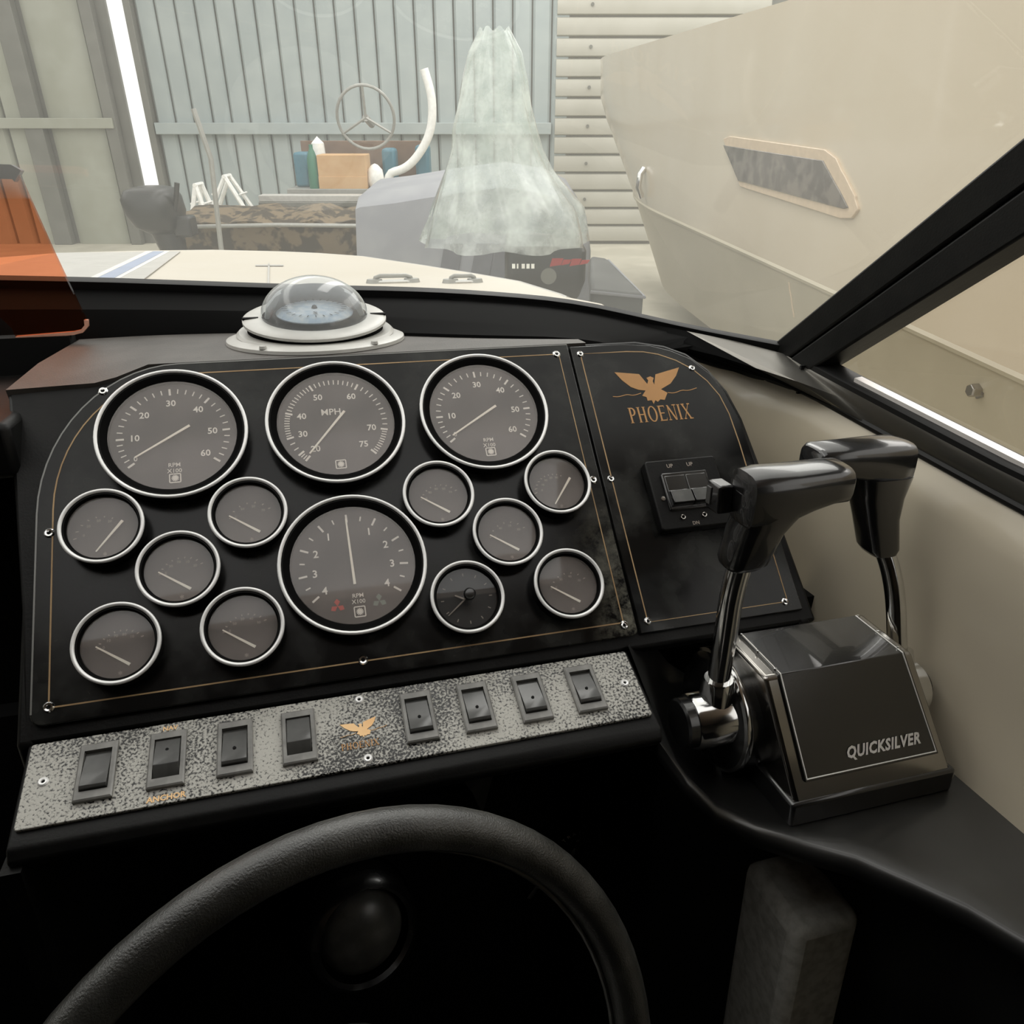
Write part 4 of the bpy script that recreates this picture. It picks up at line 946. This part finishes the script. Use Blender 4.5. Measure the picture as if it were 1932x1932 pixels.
for s_ in (-1, 1):
    MB().box((s_ * .0610 - .0075, -.0045, .0120), (s_ * .0610 + .0075, -.0005, .0140), RT).build('clamp_slot', 'black_matte', cp)
    MB().lathe([(0, .0068), (.003, .0066), (.0035, .004)], 12, Matrix.Translation((s_ * .050, -.0660, 0))).build('screw', 'compass_grey', cp)
MB().lathe([(.0505, .0135)] + [(.0515 * math.cos(R(a_)), .013 + .0375 * math.sin(R(a_))) for a_ in range(0, 91, 6)], 48, RT).build('dome', 'dome', cp, smooth=80)
mb = MB(); rings = []
for a_ in range(-10, 191, 10):      # grey hood inside the dome, open towards the helmsman
    rings.append([RT @ Vector((r_ * math.cos(R(a_)), r_ * math.sin(R(a_)), z_)) for r_, z_ in ((.048, .0135), (.045, .024), (.036, .034), (.030, .037), (.036, .026), (.044, .0135))])
mb.loft(rings, True, True); mb.build('inner_hood', 'compass_in', cp, smooth=70)
cc = MB().lathe([(0, .0205), (.032, .0195), (.037, .0165), (.037, .0155)], 40, RT).build('card', 'compass_card', cp)
mb = MB()
for i in range(24): tick(mb, i * 15, .026, .031, .0009, .0208)
mb.text('S', .010, (0, -.018), .0212, bold=.02); mb.v = [RT @ v for v in mb.v]; mb.build('card_marks', 'rubber', cc)
MB().lathe([(0, .024), (.002, .023), (.003, .0205)], 10, RT).build('pivot', 'rubber', cc)

# ------------------------------------------------------------------ engine control box with two levers
ZS = -.46
bi = thing('engine_control', 'black and chrome twin lever engine control box on the side console', 'control box', BOAT, (.415, .45, ZS))
bo = Vector((.415, .45, ZS))
def bp(mb, name, m, parent=bi, **k):
    mb.v = [v - bo for v in mb.v]; return mb.build(name, m, parent, **k)
prof = [(.3915, -.458), (.3895, -.437), (.4353, -.3496), (.4965, -.3467), (.545, -.40), (.56, -.437), (.56, -.458)]
xl, xr = .340, .489
def xL(z_): return xl - .011 * (z_ + .437) / .09 if z_ > -.437 else xl
def xR(z_): return xr - .020 * (z_ + .437) / .09 if z_ > -.437 else xr
mb = MB(); mb.loft([[Vector((xL(z_), y_, z_)) for y_, z_ in prof], [Vector((xR(z_), y_, z_)) for y_, z_ in prof]]); hs = bp(mb, 'housing', 'darkchrome', bevel=.003)
mb = MB(); mb.box((xl - .004, .3865, -.461), (xr + .004, .566, -.4375)); bp(mb, 'base', 'black_grip', bevel=.003)
# black textured cover: top face and front face, lying on the housing
f0, f1, f2 = Vector((0, .3915, -.4335)), Vector((0, .4353, -.3496)), Vector((0, .4955, -.3468))
nf = Vector((0, -.887, .462)); ntop = Vector((0, 0, 1))
def cover(ins, h0, h1):
    a_ = f0.lerp(f1, .10 + ins * 2.0); b_ = f1; c_ = f2.lerp(f1, .04 + ins * 2)
    prof_ = []
    for p_, n_ in ((a_, nf), (b_, (nf + ntop).normalized() * 1.06), (c_, ntop)): prof_.append((p_, n_))
    rings = []
    for side in (0, 1):
        ring = []
        for h_ in (h0, h1):
            seq = prof_ if h_ == h0 else prof_[::-1]
            for p_, n_ in seq:
                x_ = (xL(p_.z) + .0115 + ins * .12) if side == 0 else (xR(p_.z) - .0085 - ins * .12)
                v_ = p_ + n_ * h_; ring.append(Vector((x_, v_.y, v_.z)))
        rings.append(ring)
    return MB().loft(rings)
cv_ = bp(cover(0, -.001, .0022), 'cover_plate', 'black_tex' if 'black_tex' in M else 'black', bevel=.0006)
a_ = f0.lerp(f1, .125) + nf * .0026; b_ = f1 + (nf + ntop).normalized() * .0027; c_ = f2.lerp(f1, .06) + ntop * .0026
ln = MB(); li = .0135; ri = .0105
path = [Vector((xL(c_.z) + li, c_.y, c_.z)), Vector((xL(b_.z) + li, b_.y, b_.z)), Vector((xL(a_.z) + li, a_.y, a_.z)), Vector((xR(a_.z) - ri, a_.y, a_.z)), Vector((xR(b_.z) - ri, b_.y, b_.z)), Vector((xR(c_.z) - ri, c_.y, c_.z))]
ln.tube(path, .0006, 6); bp(ln, 'silver_outline', 'silver_print', cv_)
for s_ in (0, 1):
    for f_ in (.08, .5, .92):
        x_ = (xL(-.347) + .0125) if s_ == 0 else xR(-.347) - .0095
        p_ = f1.lerp(f2, f_) + ntop * .003
        mb = MB(); mb.lathe([(0, .001), (.0012, .0008), (.0015, -.001)], 10, Matrix.Translation((x_, p_.y, p_.z))); bp(mb, 'rivet', 'chrome', hs)
# maker's lettering on the front face
fu = (f1 - f0).normalized(); LM = Matrix.Identity(4)
for j in range(3): LM[j][0] = (1, 0, 0)[j]; LM[j][1] = fu[j]; LM[j][2] = nf[j]
lp = f0.lerp(f1, .265) + nf * .0028
lt = MB(); lt.text('OUICKSILVER', .0126, (0, 0), 0, shear=.25, bold=.04, space=1.1, sx=.86)
qx = min(v.x for v in lt.v); lt.prism([(qx + .0042, -.0030), (qx + .0062, -.0030), (qx + .0086, -.0062), (qx + .0062, -.0062)], 0, .0001)
lt.v = [(Matrix.Translation((.4255, lp.y, lp.z)) @ LM) @ v for v in lt.v]; bp(lt, 'lettering', 'silver_print', cv_)
# left end disc, hub and lever
ax = Vector((0, .462, -.402))
RX = Matrix.Rotation(R(90), 4, 'Y')
def lx(prof_, x_, yz=ax, n=40): return MB().lathe(prof_, n, Matrix.Translation((x_, yz.y, yz.z)) @ RX)
dx_ = Vector((0, .484, -.412))
bp(lx([(0, 0), (.020, .0), (.046, .003), (.052, .008), (.054, .020), (.054, .030), (.0, .030)], .310, dx_), 'end_disc', 'black_gloss', smooth=40)
bp(lx([(.0505, .006), (.0540, .0075), (.0548, .011), (.0538, .013)], .311, dx_), 'disc_edge', 'chrome')
def lever(hx, axis, sgn, label_part, base_z, tube_pts, leg, head, hub_len):
    hub = bp(lx([(0, 0), (.0222, 0), (.0235, .002), (.0235, hub_len), (0, hub_len)], hx, axis), 'hub', 'chrome', smooth=40)
    bp(lx([(0, 0), (.0190, 0), (.0210, .002), (.0210, .012), (0, .012)] if sgn < 0 else [(0, 0), (.0168, 0), (.0168, .0075), (.0155, .009), (0, .009)], hx - .010 if sgn < 0 else hx + hub_len - .001, axis), 'hub_cap', 'black_grip', hub, smooth=40)
    d_ = (Vector(tube_pts[1]) - Vector(tube_pts[0])).normalized()
    lv = bp(MB().tube(smoothline(tube_pts, 24), .0092 if sgn < 0 else .0084, 18), 'lever_tube', 'chrome', smooth=60)
    c0 = Vector(tube_pts[0])
    bp(MB().tube([c0 - d_ * .006, c0 + d_ * .016, c0 + d_ * .018], [.0145, .0130, .0118], 20), 'collar', 'chrome', lv, smooth=50)
    return lv
Lx = .3045
ltube = [(Lx, .4615, -.380), (Lx, .4605, -.36), (Lx, .458, -.31), (Lx - .001, .4555, -.28), (Lx + .001, .4505, -.245)]
lv = lever(.282, ax, -1, 'left', -.386, ltube, None, None, .034)
def ring_rr(c, ex, ey, w, h, r_=.35, n=24):
    o_ = []
    for i in range(n):
        t = 2 * math.pi * i / n; cs, sn = math.cos(t), math.sin(t)
        o_.append(Vector(c) + Vector(ex) * w * math.copysign(abs(cs) ** r_, cs) + Vector(ey) * h * math.copysign(abs(sn) ** r_, sn))
    return o_
def grip(parent, legpts, headpts, bev=.0):
    mb = MB(); rings = []
    for c_, w_, h_ in legpts: rings.append(ring_rr(c_, (1, 0, 0), (0, 1, .05), w_, h_, .6))
    mb.loft(rings); g1 = bp(mb, 'grip_leg', 'black_grip', parent, smooth=55)
    mb = MB(); rings = []
    for c_, w_, h_ in headpts: rings.append(ring_rr(c_, (0, 1, .05), (0, -.05, 1), w_, h_, .55))
    mb.loft(rings); bp(mb, 'grip_head', 'black_grip', parent, smooth=55)
GX = -.012
grip(lv, [((.3135 + GX, .449, -.252), .0125, .0135), ((.3155 + GX, .4475, -.247), .0165, .016), ((.3215 + GX, .4455, -.222), .0185, .0175), ((.3265 + GX, .4445, -.212), .0215, .018), ((.330 + GX, .444, -.204), .026, .0185), ((.333 + GX, .4435, -.192), .029, .018)],
     [((.2925, .4435, -.198), .012, .016), ((.2945, .4435, -.1965), .017, .0205), ((.306, .4435, -.196), .019, .0215), ((.330, .4435, -.1945), .0185, .0195), ((.346, .4435, -.1915), .018, .0165), ((.362, .4435, -.1895), .0175, .0145), ((.374, .4435, -.1895), .0170, .0140), ((.377, .4435, -.1895), .0145, .0115)])
bp(MB().box((.2805, .452, -.211), (.293, .470, -.189)), 'trim_button', 'black_gloss', lv, bevel=.002)
bp(MB().box((.2795, .462, -.2065), (.2815, .468, -.193)), 'button_edge', 'bezelplastic', lv, bevel=.0004)
Rx = .487
rtube = [(Rx, .462, -.386), (Rx, .470, -.36), (Rx + .001, .482, -.325), (Rx, .493, -.302), (Rx - .004, .502, -.285)]
rax = Vector((0, .455, -.402))
rv = lever(.478, rax, 1, 'right', -.386, rtube, None, None, .022)
grip(rv, [((.480, .504, -.288), .0125, .0135), ((.479, .505, -.283), .0155, .0155), ((.473, .508, -.255), .0175, .0165), ((.470, .509, -.235), .0215, .018), ((.470, .509, -.215), .0265, .019)],
     [((.4925, .509, -.208), .012, .014), ((.490, .509, -.206), .017, .019), ((.478, .509, -.205), .019, .021), ((.455, .509, -.2015), .0185, .0175), ((.430, .509, -.199), .0175, .0145), ((.402, .509, -.1985), .017, .014), ((.398, .509, -.1985), .0145, .0115)])

# ------------------------------------------------------------------ steering wheel and what is behind it
RW = .178; we, wy = R(19.3), R(16.9)
wn = Vector((math.sin(wy) * math.cos(we), -math.cos(wy) * math.cos(we), math.sin(we))); wr = Vector((math.cos(wy), math.sin(wy), 0)); wu = wn.cross(wr)
wc = Vector((-.012, .2432, -.4665))
WM = frame(BOAT, wc, wr, wu, wn)
sw = thing('steering_wheel', 'black padded steering wheel rim in front of the dashboard', 'steering wheel', WM)
circ = lambda r_, n, z_=0: [(r_ * math.cos(2 * math.pi * i / n), r_ * math.sin(2 * math.pi * i / n), z_) for i in range(n)]
MB().tube(circ(RW, 72), .0118, 18, closed=True).build('rim', 'leather', sw, smooth=80)
MB().tube(circ(RW - .0125, 72, -.0035), .0016, 6, closed=True).build('rim_seam', 'bezelplastic', sw)
for an in (200, 340, 270):
    p_ = Vector(pol(.045, an)).to_3d(); q_ = Vector(pol(RW, an)).to_3d()
    MB().tube([p_ + Vector((0, 0, -.03)), p_.lerp(q_, .6) + Vector((0, 0, -.012)), q_], [.014, .011, .009], 12).build('spoke', 'darkchrome', sw)
MB().lathe([(0, -.004), (.04, -.008), (.05, -.02), (.05, -.05), (0, -.05)], 32).build('hub', 'black', sw)
cb_ = onB(680, 1752, 1, .50)
CMX = frame(BOAT, cb_, wr, wu, wn)
sc_ = thing('steering_column', 'dark steering column boss on the recess behind the wheel', 'steering column', CMX)
MB().lathe([(.052, .0), (.054, -.02), (.050, .012), (.043, .018), (.040, .014)], 36).build('boss_ring', 'black_gloss', sc_, smooth=50)
MB().lathe([(.0, .022), (.020, .020), (.033, .012), (.040, .0), (.040, -.02)], 36).build('boss_dome', 'bezelplastic', sc_, smooth=60)
MB().lathe([(.056, -.02), (.060, -.05), (.065, -.09), (0, -.09)], 36).build('flange', 'black', sc_)
k0, k1 = onB(1000, 1690, 1, .50), onB(1032, 1646, 1, .50)
kt = thing('column_stalk', 'thin dark stalk sticking up right of the steering column', 'stalk', BOAT, k0)
MB().tube([(0, .06, -.03), (0, 0, 0), (k1 - k0) * .7, (k1 - k0)], [.003, .003, .0025, .004], 10).build('rod', 'darkchrome', kt)
MB().tube([(k1 - k0) * .72, (k1 - k0) * 1.05], .0045, 10).build('tip', 'rubber', kt)
# trailer switch
tp_ = onB(1092, 1605, 1, .612)
TM = frame(BOAT, tp_, (1, 0, 0), (0, 0, 1), (0, -1, 0))
tt = thing('trailer_switch', 'small dark toggle switch under an arched TRAILER legend, below the switch strip', 'switch', TM)
MB().lathe([(.006, 0), (.0125, 0), (.012, .004), (.008, .006), (.006, .006)], 20).build('ring_nut', 'darkchrome', tt)
MB().lathe([(0, .012), (.006, .010), (.008, .004), (.008, 0)], 16).build('boot', 'black_grip', tt)
MB().tube([(0, 0, .008), (.004, -.022, .014), (.006, -.034, .016)], [.003, .0035, .0045], 10).build('toggle', 'darkchrome', tt)
mb = MB()
for i, ch in enumerate('TRAILER'):
    a_ = 132 - i * 14; p_ = pol(.027, a_); mb.text(ch, .0068, p_, .0004, rot=R(a_ - 90), bold=.01)
mb.text('OFF', .0045, (0, .0155), .0004); mb.build('legend', 'white_print', tt)
